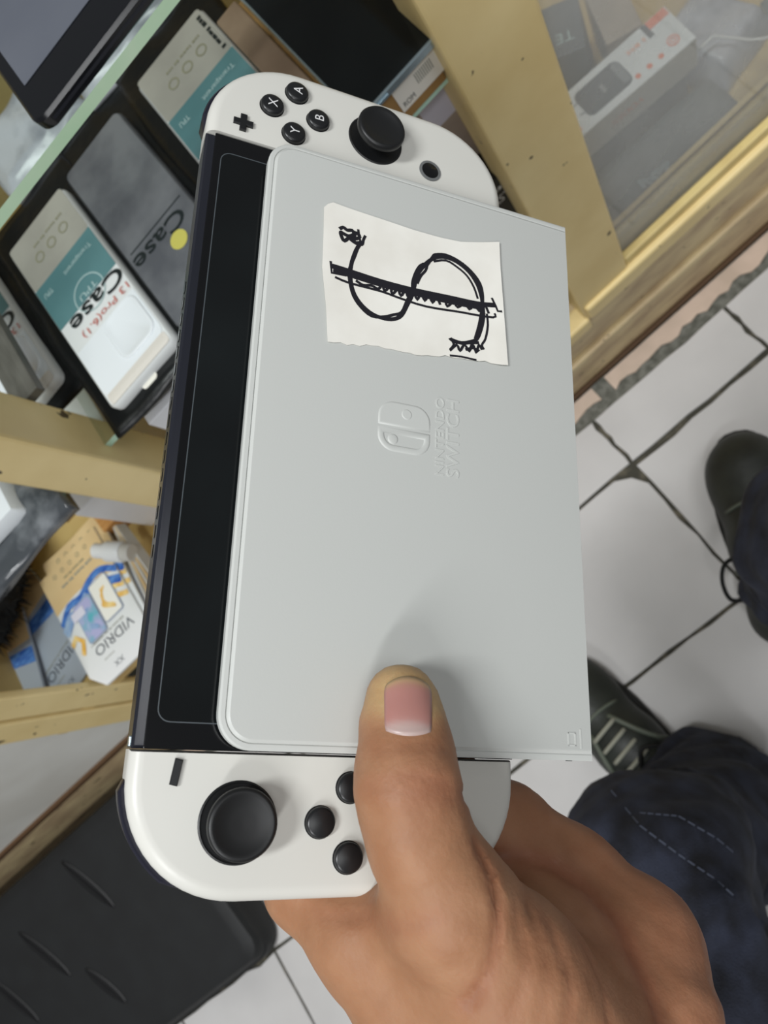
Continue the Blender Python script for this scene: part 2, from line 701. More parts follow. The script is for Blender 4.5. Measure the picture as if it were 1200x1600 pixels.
g = .0026
for i in range(-8, 6):
    for j in range(-6, 1):
        x0, x1 = X0 + (i - 1) * T + g, X0 + i * T - g
        y0, y1 = Y0 + (j - 1) * T + g, Y0 + j * T - g
        chip = None
        if i == 0 and j == 0:
            chip = ((X0 - g, Y0 - g), .026)
        if i == -4 and j == -1:
            chip = ((X0 - 4 * T - .045, Y0 - T), .022)
        if j == 0:
            y1 -= .0032 * (1 if i > 0 else .35)
        tile(x0, x1, y0, y1, chip=chip)
    # cut row against the counter base
    tile(X0 + (i - 1) * T + g, X0 + i * T - g, Y0 + g, .3135)
# narrow broken pink strip tiles at the counter foot and their mortar
mo = MB()
mo.box((-.5, .335, -.0035), (3.0, .045, .005))
mo.obj('mortar_bed', M['mortar'], floor)


def broken_strip(x0, x1, seed):
    r = random.Random(seed)
    n = max(3, int((x1 - x0) / .012))
    low = [(x0 + (x1 - x0) * k / n, .329 + r.uniform(-.004, .004)) for k in range(n + 1)]
    out = low + [(x1, .352), (x0, .352)]
    mb = MB()
    mb.slab(out, [(0, -.006), (0, .002)])
    mb.obj('skirting_tile', M['pink_tile'], floor)


broken_strip(.073, .70, 1)
broken_strip(-.95, -.708, 5)
broken_strip(-1.5, -.958, 6)
broken_strip(-.155, .050, 2)
broken_strip(-.40, -.162, 3)
broken_strip(-.70, -.408, 4)

# ------------------------------------------------------------------ display counter
counter = empty('display_counter', (0, YF, 0))
tag(counter, 'cream painted display counter with glass shelves along the tiled floor', 'counter')


def cpart(name, lo, hi, m, bevel=.0015, parent=None):
    mb = MB()
    c = [(a + b) / 2 for a, b in zip(lo, hi)]
    c[1] -= YF
    mb.box(c, [b - a for a, b in zip(lo, hi)])
    return mb.obj(name, M[m], parent or counter, bevel=bevel, seg=2)


TOP = .845
cpart('post', (.090, YF, .20), (.158, YF + .045, TOP), 'cream_paint', .003)
cpart('post', (-.315, YF, .02), (-.274, YF + .052, TOP), 'cream_paint', .003)
cpart('post', (-.712, YF, .16), (-.664, YF + .012, TOP), 'cream_paint', .003)
cpart('post', (-.660, YF + .002, .16), (-.612, YF + .012, TOP), 'cream_paint', .003)
cpart('post', (.62, YF, .20), (.688, YF + .045, TOP), 'cream_paint', .003)
# base: board, lip and foot mouldings
cpart('base_board', (-.72, YF + .004, .012), (.70, YF + .03, .205), 'worn_base_paint', .002)
cpart('base_moulding', (-.72, YF - .004, .100), (.70, YF + .02, .116), 'worn_base_paint', .003)
cpart('base_foot', (-.72, YF - .001, .000), (.70, YF + .03, .012), 'brown_edge', .001)
cpart('sill_rail', (.094, YF - .006, .205), (.70, YF + .022, .236), 'cream_paint', .004)
cpart('sill_rail', (-.612, YF - .004, .180), (.094, YF + .022, .206), 'cream_paint', .004)
cpart('glazing_bead', (.158, YF + .002, .236), (.62, YF + .012, .252), 'yellow_paint', .002)
cpart('sliding_track', (.158, YF + .024, .236), (.62, YF + .030, .268), 'yellow_paint', .001)
cpart('sliding_track', (.158, YF + .036, .236), (.62, YF + .042, .262), 'cream_paint', .001)
# left: closed section
cpart('side_panel', (-1.60, YF + .006, .205), (-.712, YF + .02, TOP), 'panel_white', .001)
cpart('base_board', (-1.60, YF + .012, .012), (-.722, YF + .03, .205), 'worn_base_paint', .002)
cpart('glazing_bead', (-1.60, YF + .001, .190), (-.713, YF + .012, .206), 'brown_edge', .001)
# carcass
cpart('bottom_board', (-.70, YF + .03, .16), (.70, YF + .48, .20), 'inner_wood', .001)
cpart('back_panel', (-.75, YF + .48, .0), (.70, YF + .50, TOP), 'inner_wood', .001)
cpart('divider', (.098, YF + .047, .20), (.112, YF + .48, .80), 'inner_wood', .001)
cpart('end_panel', (.688, YF, .20), (.70, YF + .48, TOP), 'inner_wood', .001)
cpart('divider', (-.735, YF + .042, .20), (-.722, YF + .48, TOP), 'inner_wood', .001)
# lower wooden shelf of the left compartment
cpart('lower_shelf', (-.72, YF + .004, .355), (-.30, YF + .47, .370), 'inner_wood', .001)
cpart('shelf_bracket', (-.289, YF + .054, .700), (-.264, YF + .40, .709), 'grey_bar', .001)


def glass_sheet(name, lo, hi, m='clear_glass', edge='glass_edge'):
    lo = Vector(lo) - Vector((0, YF, 0))
    hi = Vector(hi) - Vector((0, YF, 0))
    mb = MB()
    c = (lo + hi) / 2
    mb.box(c, hi - lo)
    o = mb.obj(name, [M[m], M[edge]], counter)
    for p in o.data.polygons:
        d = [hi[k] - lo[k] for k in range(3)]
        thin = d.index(min(d))
        p.material_index = 1 if p.normal[1] < -.5 and thin != 1 else 0
    return o


glass_sheet('top_glass', (-.80, YF - .002, .846), (.70, YF + .50, .8525))
glass_sheet('glass_shelf', (-.2735, YF + .018, .648), (.0895, YF + .45, .6545), edge='green_edge')
glass_sheet('glass_shelf', (-.465, YF + .018, .648), (-.3155, YF + .45, .6545), edge='green_edge')
glass_sheet('front_pane', (.158, YF + .014, .240), (.62, YF + .018, TOP), 'dusty_glass')

# ------------------------------------------------------------------ things on the counter top
tb = empty('tablet', (0, 0, .8525))
tag(tb, 'black tablet with a dark grey screen lying on the counter glass', 'tablet')
mb = MB()
mb.slab(rrect(-.090, .085, .355, .468, .008), [(.002, .0002), (0, .002), (0, .0075), (.0015, .009)])
mb.obj('body', M['tablet_bezel'], tb, True, sharp=25)
flat('screen', rrect(-.0825, .06, .3795, .462, .0005), .0091, M['tablet_screen'], tb)
mb = MB()
mb.lathe([(.0016, 0), (.0016, .0003)], (-.012, .3725, .0091), 16)
mb.obj('camera_lens', M['line_grey'], tb)
mb = MB()
mb.box((-.0015, .3555, .005), (.16, .0012, .0016))
mb.obj('edge_trim', M['edge_black'], tb)

# ------------------------------------------------------------------ phone case packages on the glass shelf
ZS = .6546


def crinkled(w, h, nx, ny, amp, seed, dome=0.0, x0=None):
    """bumpy bag sheet with thickness, centred, returns MB"""
    r = random.Random(seed)
    ph = [(r.uniform(0, 6.3), r.uniform(30, 130), r.uniform(30, 130)) for _ in range(6)]

    def f(x, y):
        e = min(1, max(0, (w / 2 - abs(x)) / .012)) * min(1, max(0, (h / 2 - abs(y)) / .012))
        z = sum(math.sin(p + a * x + b * y) for p, a, b in ph) / 6
        return amp * (.5 + .5 * z) + dome * e
    mb = MB()
    vs_ = []
    for j in range(ny + 1):
        for i in range(nx + 1):
            x = -w / 2 + w * i / nx
            y = -h / 2 + h * j / ny
            wob = .0022 * math.sin(37 * y + seed) if i in (0, nx) else 0
            wob2 = .0022 * math.sin(51 * x + seed) if j in (0, ny) else 0
            vs_.append((x + wob, y + wob2, .0008 + f(x, y)))
    top = [(j * (nx + 1) + i, j * (nx + 1) + i + 1, (j + 1) * (nx + 1) + i + 1, (j + 1) * (nx + 1) + i)
           for j in range(ny) for i in range(nx)]
    k = len(vs_)
    vs2 = [(x, y, 0.0) for x, y, z in vs_]
    bot = [tuple(reversed([q + k for q in t])) for t in top]
    rim = [i for i in range(nx + 1)] + [j * (nx + 1) + nx for j in range(1, ny + 1)] + \
          [ny * (nx + 1) + i for i in range(nx - 1, -1, -1)] + [j * (nx + 1) for j in range(ny - 1, 0, -1)]
    side = [(rim[a], rim[(a + 1) % len(rim)], rim[(a + 1) % len(rim)] + k, rim[a] + k) for a in range(len(rim))]
    mb.add(vs_ + vs2, top + bot + [tuple(reversed(s_)) for s_ in side])
    return mb


def case_package(x, y, z, label, variant, seed, rz=0.0, tilt=0.0, w=.076, h=.196, margin=(.030, .020)):
    """reads upside down from here: local +y is the top of the print, turned half round"""
    t = empty('phone_case_package', (x, y, z), math.pi + rz)
    t.rotation_euler = (tilt, 0, math.pi + rz)
    tag(t, label, 'package', 'phone case packages on the glass shelf')
    crinkled(w + margin[0], h + margin[1] * 2.6, 16, 28, .0035, seed).obj('bag', M['bag_black'], t, True, loc=(0, -.011, 0))
    mb = MB()
    mb.slab(rrect(-w / 2, w / 2, -h / 2, h / 2, .007), [(0, .002), (0, .009), (.002, .0115)])
    grey = variant == 'grey'
    mb.obj('card', M['grey_print' if grey else 'card_white'], t, True, sharp=40)
    z1 = .0116
    if grey:
        text('printed_word', 'Case', M['print_black'], t, (.004, h / 2 - .070, z1 + .0003), w=.056, h=.015, bold=.012)
        flat('printed_line', rrect(-.030, .030, h / 2 - .083, h / 2 - .082, 0), z1, M['print_black'], t)
        flat('yellow_dot', circle(-.008, h / 2 - .055, .008, 20), z1, mat('print_yellow', S(196, 188, 92), .5), t)
        return t
    yb0, yb1 = -h / 2 + .056, -h / 2 + .104     # teal band
    flat('upper_card_shade', rrect(-w / 2 + .002, w / 2 - .002, -h / 2 + .002, yb0, .003), z1, M['card_shaded'], t)  # far end of the card, shade of the plastic painted as beige-grey
    flat('teal_band', rrect(-w / 2 + .002, w / 2 - .002, yb0, yb1, 0), z1 + .0001, M['teal_print'], t)
    text('printed_word', 'Transparent', M['print_pale'], t, (-.012, yb0 + .012, z1 + .0006), w=.034, h=.006)
    text('printed_word', 'TPU', M['print_pale'], t, (.026, yb0 + .012, z1 + .0006), w=.010, h=.005)
    for k in range(3):
        mb = MB()
        mb.ring(.0052, .0038, (-.018 + .016 * k, yb0 - .022, z1 + .0004), .0002, 20)
        mb.obj('printed_ring', M['print_faint'], t)
    marks('printed_line', M['print_faint'], t, (-.004, yb0 - .034, z1 + .0005), .040, .003)
    if variant == 'upper':
        marks('printed_line', M['print_black'], t, (-w / 2 + .006, yb0 - .026, z1 + .0006), .042, .005, rz=math.pi / 2)
        return t
    mb = MB()
    mb.ring(.0165, .0155, (-.004, yb1 - .002, z1 + .0005), .0002, 28)
    mb.obj('printed_ring', M['print_pale'], t)
    text('printed_word', 'TPU', M['print_pale'], t, (-.004, yb1 - .004, z1 + .0008), w=.020, h=.006)
    text('printed_word', 'Case', M['print_black'], t, (-.005, yb1 + .009, z1 + .0009), w=.062, h=.0155, bold=.012)
    text('printed_word', '13 Pro(6.1)', M['print_red'], t, (-.006, yb1 + .0225, z1 + .0010), w=.056, h=.0085)
    # the white case itself, filling the lower part of the pack
    cs = flat('phone_case', rrect(-w / 2 + .003, w / 2 - .003, yb1 + .030, h / 2 - .010, (.001, .001, .009, .009)), z1, M['case_white'], t, .0006)
    mb = MB()
    mb.slab(rrect(-w / 2 + .005, -w / 2 + .043, yb1 + .0305, h / 2 - .018, .010), [(0, z1), (0, z1 + .0014), (.0008, z1 + .0022), (.003, z1 + .0022), (.0038, z1 + .0017)])
    mb.obj('camera_bump', M['case_white'], cs, True, sharp=35)
    mb = MB()
    mb.slab(rrect(-w / 2 + .0035, w / 2 - .0035, h / 2 - .0125, h / 2 - .002, .003), [(0, z1), (0, z1 + .0006), (.003, z1 + .0012)])
    mb.obj('film_fold', M['clear_film'], t, True, sharp=40)
    return t


case_package(-.210, .478, ZS + .0016, 'white and teal phone case package reading 13 Pro in a black bag', 'white', 1, rz=.03)
case_package(-.131, .485, ZS, 'plain grey phone case package with dark lettering between two white packages', 'grey', 2, rz=.03, w=.072)
case_package(-.035, .478, ZS + .006, 'pale phone case package with teal band lying beside the cardboard box', 'upper', 3, rz=.0, w=.077)
case_package(-.312, .540, ZS, 'teal and white phone case package half hidden under the grey bracket', 'white', 4, rz=.04)

# silver bags further back on the glass shelf
for x, y, w_, h_, rz_, sd, lab in ((-.172, .660, .105, .085, .1, 11, 'crumpled silver bag at the back of the glass shelf behind the tablet'),
                                   (-.045, .648, .135, .078, -.05, 12, 'crumpled silver bag behind the pale teal banded package')):
    o = crinkled(w_, h_, 22, 18, .010, sd, .010).obj('silver_bag', M['silver_foil'], None, True, loc=(x, y, ZS), rot=(0, 0, rz_))
    tag(o, lab, 'bag')
o = crinkled(.085, .06, 14, 10, .006, 14, .004).obj('white_packet', M['box_white'], None, True, loc=(-.285, .682, ZS), rot=(0, 0, .1))
tag(o, 'small white packet at the back left of the glass shelf', 'packet')

# black pouch with a hang hole at the shelf edge, under package
hp = empty('hanging_pouch', (-.205, .380, ZS))
tag(hp, 'shiny black pouch tab with hang hole under the 13 Pro package', 'pouch')
crinkled(.075, .028, 14, 8, .003, 21).obj('bag', M['bag_black'], hp, True)
flat('hang_hole', rrect(-.012, .004, -.004, .003, .0034), .0045, M['label_white'], hp)

# cardboard box with the big black phone on it
cb = empty('cardboard_box', (.048, .445, ZS))
tag(cb, 'brown cardboard box with white barcode label under the black tablet', 'box')
mb = MB()
mb.box((0, 0, .018), (.082, .15, .036))
mb.obj('carton', M['cardboard'], cb, bevel=.001)
mb = MB()
mb.box((.024, -.0755, .0195), (.036, .0004, .021))
lb = mb.obj('label', M['label_white'], cb)
text('printed_word', 'ROM', M['print_black'], lb, (.0135, -.0758, .0140), w=.0095, h=.0045, rot=(math.pi / 2, 0, 0))
mb = MB()
for k in range(9):
    mb.box((.024 + k * .0016, -.0758, .0225), (.0008, .0002, .009))
mb.obj('barcode', M['print_grey'], lb)
mb = MB()
mb.box((-.034, -.004, .0385), (.020, .150, .004))
o = mb.obj('phone_frame_strip', M['bronze'], None, bevel=.0015, loc=(.048, .449, ZS))
tag(o, 'bronze metal strip lying on the box beside the black tablet', 'strip')

ph = empty('black_tablet', (.0745, .4375, ZS + .0365))
tag(ph, 'glossy black tablet with silver rim resting on the cardboard box', 'tablet')
mb = MB()
mb.slab(rrect(-.048, .048, -.075, .085, .007), [(.001, 0), (0, .001), (0, .0058), (.0008, .0068)])
mb.obj('rim', M['silver_metal'], ph, True, sharp=25)
flat('screen', rrect(-.0462, .0462, -.0735, .0835, .006), .0068, M['screen_black'], ph, .0004)
mb = MB()
mb.box((-.030, -.0754, .0035), (.014, .0012, .0022))
mb.obj('side_button', M['bluish_button'], ph, bevel=.0003)

# boxes below the glass shelf, beside the divider
o = empty('pale_carton', (.075, .455, .2005))
tag(o, 'pale pink carton with lavender label below the glass shelf', 'box')
mb = MB()
mb.box((0, 0, .205), (.042, .07, .41))
mb.obj('carton', M['cardboard_pale'], o, bevel=.001)
mb = MB()
mb.box((.008, -.0353, .382), (.026, .0004, .040))
mb.obj('label', M['label_lavender'], o)
mb = MB()
mb.box((-.012, -.0353, .375), (.006, .0004, .052))
mb.obj('dark_stripe', M['charger_grey'], o)
o = empty('black_carton', (.078, .404, .2005))
tag(o, 'black carton with white lettering standing by the wooden divider', 'box')
mb = MB()
mb.box((0, 0, .150), (.036, .030, .30))
mb.obj('carton', M['box_black'], o, bevel=.001)
text('printed_word', 'AST', M['letter_white'], o, (.006, -.0153, .272), w=.020, h=.010, rot=(math.pi / 2, 0, 0))
mb = MB()
for k in range(5):
    mb.box((-.004 + .0045 * k, -.0153, .286), (.0032, .0004, .004))
mb.obj('printed_line', M['letter_white'], o)
mb = MB()
mb.box((-.18, .42, .415), (.13, .09, .43))
o = mb.obj('white_carton', M['box_white'], None, bevel=.001)
tag(o, 'white carton standing under the glass shelf behind the console', 'box')

# ------------------------------------------------------------------ right compartment, behind the dusty pane
ZB = .2005
cbx = empty('charger_box', (.268, .495, .2645), -.09)
tag(cbx, 'white charger box with orange print behind the dusty pane', 'box')
mb = MB()
mb.box((0, 0, .0225), (.165, .054, .045))
mb.obj('carton', M['box_white'], cbx, bevel=.0006)
mb = MB()
mb.box((0, -.0272, .0225), (.162, .0004, .043))
mb.obj('side_print', M['box_side'], cbx)
zt = .0452
R180 = math.pi
cg = flat('charger_picture', rrect(-.040, .016, -.018, .018, .008), zt, M['charger_grey'], cbx)
flat('picture_face', rrect(.006, .015, -.014, .016, .004), zt + .0003, M['charger_light'], cg)
text('printed_word', 'VODEX', M['letter_white'], cg, (-.012, 0, zt + .0006), w=.012, h=.004, rz=R180 / 2)
mb = MB()
for dy in (-.007, .007):
    mb.box((-.0425, dy, zt + .0002), (.006, .0016, .0004))
mb.obj('plug_pin', M['charger_light'], cg)
text('printed_word', 'VODEX', M['print_orange'], cbx, (-.004, -.0276, .023), w=.040, h=.009, rot=(-math.pi / 2, 0, math.pi))
for k in range(3):
    flat('orange_dot', circle(.020 + .014 * k, -.017, .0030, 16), zt, M['print_orange'], cbx)
mb = MB()
mb.ring(.0065, .005, (.066, -.012, zt), .0003, 20)
rg = mb.obj('orange_seal', M['print_orange'], cbx)
mb = MB()
mb.ring(.0032, .0020, (.066, -.012, zt + .0002), .0003, 16)
mb.obj('seal_centre', M['print_orange'], rg)
flat('orange_corner', rrect(.058, .081, .016, .026, 0), zt, M['print_orange'], cbx)
flat('dark_corner', rrect(.052, .058, .008, .026, 0), zt, M['charger_grey'], cbx)
marks('printed_line', M['print_orange'], cbx, (-.064, -.008, zt + .0003), .012, .008, rz=.0)
marks('printed_line', M['print_orange'], cbx, (-.066, -.019, zt + .0003), .026, .006)
marks('printed_line', M['print_orange_pale'], cbx, (-.066, .008, zt + .0003), .024, .006)
marks('printed_line', M['print_orange_pale'], cbx, (.038, .012, zt + .0003), .022, .006)

# under the charger box: a flat grey carton
mb = MB()
mb.box((.272, .500, .232), (.14, .05, .063))
o = mb.obj('grey_carton', M['charger_light'], None, bevel=.001)
tag(o, 'grey carton under the white charger box', 'box')

# dark grey pouch lying in front of it
pou = empty('grey_pouch', (.276, .4265, ZB), -.08)
tag(pou, 'dark grey felt pouch lying in front of the charger box', 'pouch')
o = crinkled(.172, .078, 24, 14, .012, 31, .046)
o.obj('pouch_body', M['felt_grey'], pou, True)
mb = MB()
for k in range(6):
    mb.box((-.05 + .006 * k, -.024 - .002 * (k % 3), .060), (.0045, .012, .001), rz=.5 * k)
mb.obj('foil_scraps', M['silver_metal'], pou)
# triangles of yellow card
mb = MB()
mb.slab([(.345, .375), (.40, .385), (.352, .450)], [(0, .2005), (0, .203)])
o = mb.obj('yellow_card', M['yellow_paint'], None)
tag(o, 'torn yellow card piece right of the dark grey pouch', 'card')
# dark box lettered TE and a brown carton behind the charger box
tb2 = empty('dark_carton', (.268, .592, ZB), -.55)
tag(tb2, 'dark grey carton lettered TE behind the charger box', 'box')
mb = MB()
mb.box((0, 0, .055), (.06, .065, .11))
mb.obj('carton', M['charger_grey'], tb2, bevel=.001)
text('printed_word', 'TE', M['print_pale'], tb2, (.010, -.012, .1104), w=.020, h=.012, rz=R180)
mb = MB()
mb.box((.330, .575, .245), (.040, .08, .09), rz=-.35)
o = mb.obj('brown_carton', M['cardboard_pale'], None, bevel=.001)
tag(o, 'pale brown carton leaning beside the dark carton', 'box')
mb = MB()
mb.box((.195, .63, .255), (.045, .06, .11), rz=.1)
o = mb.obj('white_small_carton', M['box_white'], None, bevel=.001)
tag(o, 'small white carton left of the dark carton behind dusty glass', 'box')
# clear bags with cables, top right
for x, y, w_, h_, rz_, sd, m_, lab in ((.395, .50, .09, .10, .3, 41, 'silver_foil', 'crumpled clear bag right of the charger box'),
                                       (.500, .43, .11, .10, -.2, 42, 'cable_bag', 'teal tinted bag of cables at the right of the compartment')):
    if m_ == 'cable_bag':
        mat('cable_bag', S(104, 124, 128), .3, col2=S(148, 156, 154), scale=24, bump=.4, bscale=24)
    o = crinkled(w_, h_, 20, 18, .014, sd, .035).obj('plastic_bag', M[m_], None, True, loc=(x, y, ZB), rot=(0, 0, rz_))
    tag(o, lab, 'bag')
cbp = [(.36 + .012 * k + .006 * math.sin(k), .475 - .010 * k + .008 * math.sin(k * 1.3), .262 + .004 * math.sin(k * 2.1)) for k in range(9)]
mb = MB()
mb.tube(cbp, .0016, 8)
o = mb.obj('white_cable', M['cap_white'], None, True)
tag(o, 'thin pale cable trailing over the plastic bags', 'cable')

# ------------------------------------------------------------------ left compartment
ZL = .3702


def glass_pack(x, y, z, rz, label, tilt=(0, 0), w=.108, h=.168, th=.004, full=True, group='screen protector packs on the wooden shelf'):
    t = empty('screen_protector_pack', (x, y, z))
    t.rotation_euler = (tilt[0], tilt[1], math.pi + rz)
    tag(t, label, 'package', group)
    out = [(-w / 2, -h / 2), (w / 2, -h / 2), (w / 2, h / 2 - .022), (w / 2 - .018, h / 2), (-w / 2 + .018, h / 2), (-w / 2, h / 2 - .022)]
    mb = MB()
    mb.slab(out, [(0, 0), (0, th)])
    mb.obj('card', M['card_white' if full else 'card_grey'], t, bevel=.0002, seg=1)
    z1 = th + .0001
    text('printed_word', 'VIDRIO', M['charger_grey'], t, (-.006, h / 2 - .040, z1 + .0002), w=.068, h=.0125)
    marks('printed_line', M['print_grey'], t, (.0, h / 2 - .0505, z1 + .0002), .060, .0028)
    text('printed_word', 'XX', M['charger_grey'], t, (.004, h / 2 - .012, z1 + .0002), w=.016, h=.007)
    flat('printed_line', rrect(.004, .022, h / 2 - .0262, h / 2 - .0252, 0), z1, M['print_grey'], t)
    if not full:
        flat('blue_swirl', [(-w / 2, -.030), (w / 2, -.040), (w / 2, -.024), (.01, -.020), (-w / 2, -.008)], z1, M['swirl_blue'], t)
        flat('tan_print', rrect(-w / 2, w / 2, -h / 2, -.04, 0), z1, M['card_tan'], t)
        return t
    n = 12
    arc = [(w / 2 - w * k / n, -.030 - .010 * math.sin(math.pi * k / n) + .012 * (k / n)) for k in range(n + 1)]
    flat('tan_print', [(-w / 2, -h / 2), (w / 2, -h / 2)] + arc, z1, M['card_tan'], t)
    marks('printed_line', M['print_grey'], t, (0, -h / 2 + .030, z1 + .0006), .060, .0045)
    marks('printed_line', M['print_faint'], t, (0, -h / 2 + .022, z1 + .0006), .040, .003)
    for k in range(5):
        mb = MB()
        mb.ring(.003, .0022, (-.03 + .015 * k, -h / 2 + .011, z1 + .0004), .0002, 14)
        mb.obj('printed_icon', M['print_faint'], t)

    def swirl(name, pts, wd, m, zz):
        mb = MB()
        for q, (a, b) in enumerate(((0, 1.0), (.25, .6), (-.3, .5))):
            stroke(mb, [(p[0], p[1] + a * wd) for p in pts], wd * b, lambda x_, y_: zz + .0001 * q)
        mb.obj(name, M[m], t)
    swirl('blue_swirl', [(-.054, -.020), (-.034, -.034), (-.012, -.034), (.010, -.026), (.032, -.028), (.053, -.014)], .008, 'swirl_blue', z1 + .0006)
    swirl('blue_swirl', [(-.053, -.006), (-.034, -.016), (-.020, -.022), (.0, -.024)], .010, 'swirl_blue', z1 + .0010)
    swirl('pale_swirl', [(.0, -.020), (.020, -.012), (.036, -.014), (.053, -.002)], .013, 'swirl_pale', z1 + .0010)
    swirl('gold_swirl', [(-.053, .002), (-.040, -.004), (-.034, .004), (-.046, .012), (-.053, .014)], .006, 'swirl_gold', z1 + .0008)
    swirl('gold_swirl', [(.053, .016), (.044, .010), (.036, .020), (.044, .034)], .007, 'swirl_gold', z1 + .0008)
    for cx, m_, y_0 in ((-.022, 'phone_pale', -.024), (.012, 'phone_teal', -.018)):
        f_ = flat('phone_outline', rrect(cx - .0165, cx + .0165, y_0 - .004, y_0 + .050, .004), z1 + .0014, M['phone_frame'], t)
        flat('phone_picture', rrect(cx - .015, cx + .015, y_0 - .0025, y_0 + .0485, .003), z1 + .0018, M[m_], f_)
        mb = MB()
        for q in range(3):
            stroke(mb, [(cx - .006 + .003 * q, y_0 + .010), (cx + .004, y_0 + .018 + .003 * q), (cx + .002 + .003 * q, y_0 + .030), (cx - .006, y_0 + .036 + .002 * q), (cx - .008, y_0 + .040)],
                   .003, lambda x_, y_: z1 + .0022 + .0001 * q)
        mb.obj('picture_swirl', M['swirl_gold' if m_ == 'phone_pale' else 'swirl_pale'], f_)
    flat('price_label', rrect(.012, .034, -.016, -.004, .001), z1 + .0026, M['label_lavender'], t)
    return t


glass_pack(-.556, .430, ZL + .027, 0.0, 'topmost screen protector pack with blue swirls and the word VIDRIO')
glass_pack(-.548, .445, ZL + .0225, -.06, 'screen protector pack just under the topmost VIDRIO pack')
for k in range(4):
    glass_pack(-.552 + .004 * (k % 2), .450, ZL + .0002 + .0052 * k, .02 * (k - 1.5), ('lowest pack of the VIDRIO stack on the wooden shelf', 'second lowest pack of the VIDRIO stack', 'third lowest pack of the VIDRIO stack', 'fourth lowest pack of the VIDRIO stack')[k], full=False, group='lower packs of the VIDRIO stack')
glass_pack(-.672, .468, ZL + .001, .22, 'grey screen protector pack left of the blue swirled VIDRIO stack', full=False)
glass_pack(-.738, .450, ZL + .010, -.20, 'tan and blue screen protector pack tipped beneath the black fur', tilt=(.03, .04), full=False)

# furry black bundle at the back left
fur = MB()
rf = random.Random(9)
fo = empty('black_fur_bundle', (-.655, .560, ZL + .030))
tag(fo, 'furry black bundle at the left of the wooden shelf', 'bundle')


def f_fur(P):
    d = ell_sdf(P, (0, 0, .055), (.075, .070, .055))
    d = smin(d, ell_sdf(P, (-.035, -.04, .05), (.05, .05, .045)), .03)
    return d + .006 * (np.sin(P[:, 0] * 140 + 3 * np.sin(P[:, 1] * 90)) * np.sin(P[:, 1] * 120) * np.sin(P[:, 2] * 110))


V_, F_ = nets(f_fur, (-.11, -.11, .0), (.10, .09, .125), .005)
link('bundle_body', np_mesh('bundle_body', V_, F_), M['fur_black'], fo, True)
G_ = field_grad(f_fur, V_, .003)
mb = MB()
for i in range(0, len(V_), 3):
    p, q = V_[i], G_[i]
    L_ = rf.uniform(.006, .016)
    s_ = np.array([rf.uniform(-1, 1), rf.uniform(-1, 1), rf.uniform(-1, .2)])
    e_ = p + q * L_ + s_ * .006
    sd = np.cross(q, s_)
    sd = sd / (np.linalg.norm(sd) + 1e-6) * .0012
    mb.add([tuple(p + sd), tuple(p - sd), tuple(e_)], [(0, 1, 2)])
o = mb.obj('fur', M['fur_black'], fo)
o['kind'] = 'stuff'

# tan wood block, orange wood offcut, white cap, white carton, card pack
mb = MB()
mb.box((-.500, .600, ZL + .012), (.11, .055, .024), rz=.05)
o = mb.obj('tan_block', M['cardboard'], None, bevel=.001)
tag(o, 'tan cardboard block behind the VIDRIO stack', 'block')
mb = MB()
mb.box((-.475, .515, ZL + .015), (.040, .030, .030), rz=.1)
o = mb.obj('wood_offcut', M['wood_orange'], None, bevel=.001)
tag(o, 'orange wood offcut between the VIDRIO stack and white carton', 'offcut')
wc = empty('white_carton_low', (-.405, .535, ZL))
tag(wc, 'white carton on the wooden shelf right of the VIDRIO stack', 'box')
mb = MB()
mb.box((0, .0, .06), (.09, .12, .12))
mb.obj('carton', M['box_white'], wc, bevel=.001)
cap = empty('nozzle_cap', (-.483, .458, ZL + .049))
tag(cap, 'white plastic nozzle cap lying on the corner of VIDRIO pack', 'cap')
cap.rotation_euler = (0, math.radians(90), math.radians(-42))
mb = MB()
mb.lathe([(.0075, -.026), (.0092, -.025), (.0092, -.008), (.0125, -.006), (.0125, .016), (.011, .018)], n=24)
mb.obj('cap_body', M['cap_white'], cap, True, sharp=40)
mb = MB()
mb.lathe([(.0095, .018), (.0105, .0185), (.0105, .030), (.0095, .031)], n=24)
mb.obj('cap_collar', M['box_side'], cap, True, sharp=40)
for k in range(5):
    mb = MB()
    mb.box((0, 0, 0), (.014, .13, .003), rz=.0)
    o = mb.obj('side_pack', M['card_tan' if k % 2 else 'box_side'], None, bevel=.0003, loc=(-.474 + .004 * k, .420, ZL + .036), rot=(0, math.radians(72), .05 * (k - 2)))
    tag(o, ('narrow grey pack nearest the VIDRIO stack in the leaning row', 'narrow tan pack second from the VIDRIO stack', 'narrow grey pack in the middle of the leaning row', 'narrow tan pack second from the white carton', 'narrow grey pack nearest the white carton in the leaning row')[k], 'package', 'row of narrow packs')

# white phone case and grey bag on the left end of the glass shelf
wcs = empty('white_phone_case', (-.400, .405, ZS + .010), .0)
tag(wcs, 'white boxed phone case on grey crumpled bag left of the middle post', 'case')
mb = MB()
mb.slab(rrect(-.055, .043, -.030, .10, .004), [(0, 0), (0, .006), (.003, .014)])
mb.obj('shell', M['case_white'], wcs, True, sharp=30)
mb = MB()
mb.slab(rrect(-.030, .028, -.004, .05, .010), [(0, .0142), (0, .0155), (.001, .0162)])
mb.obj('camera_bump', M['case_white'], wcs, True, sharp=30)
o = crinkled(.118, .17, 36, 44, .016, 51, .002).obj('grey_bag', M['bag_grey'], None, True, loc=(-.383, .432, ZS), rot=(0, 0, .04))
tag(o, 'crumpled grey plastic bag under the white phone case', 'bag')

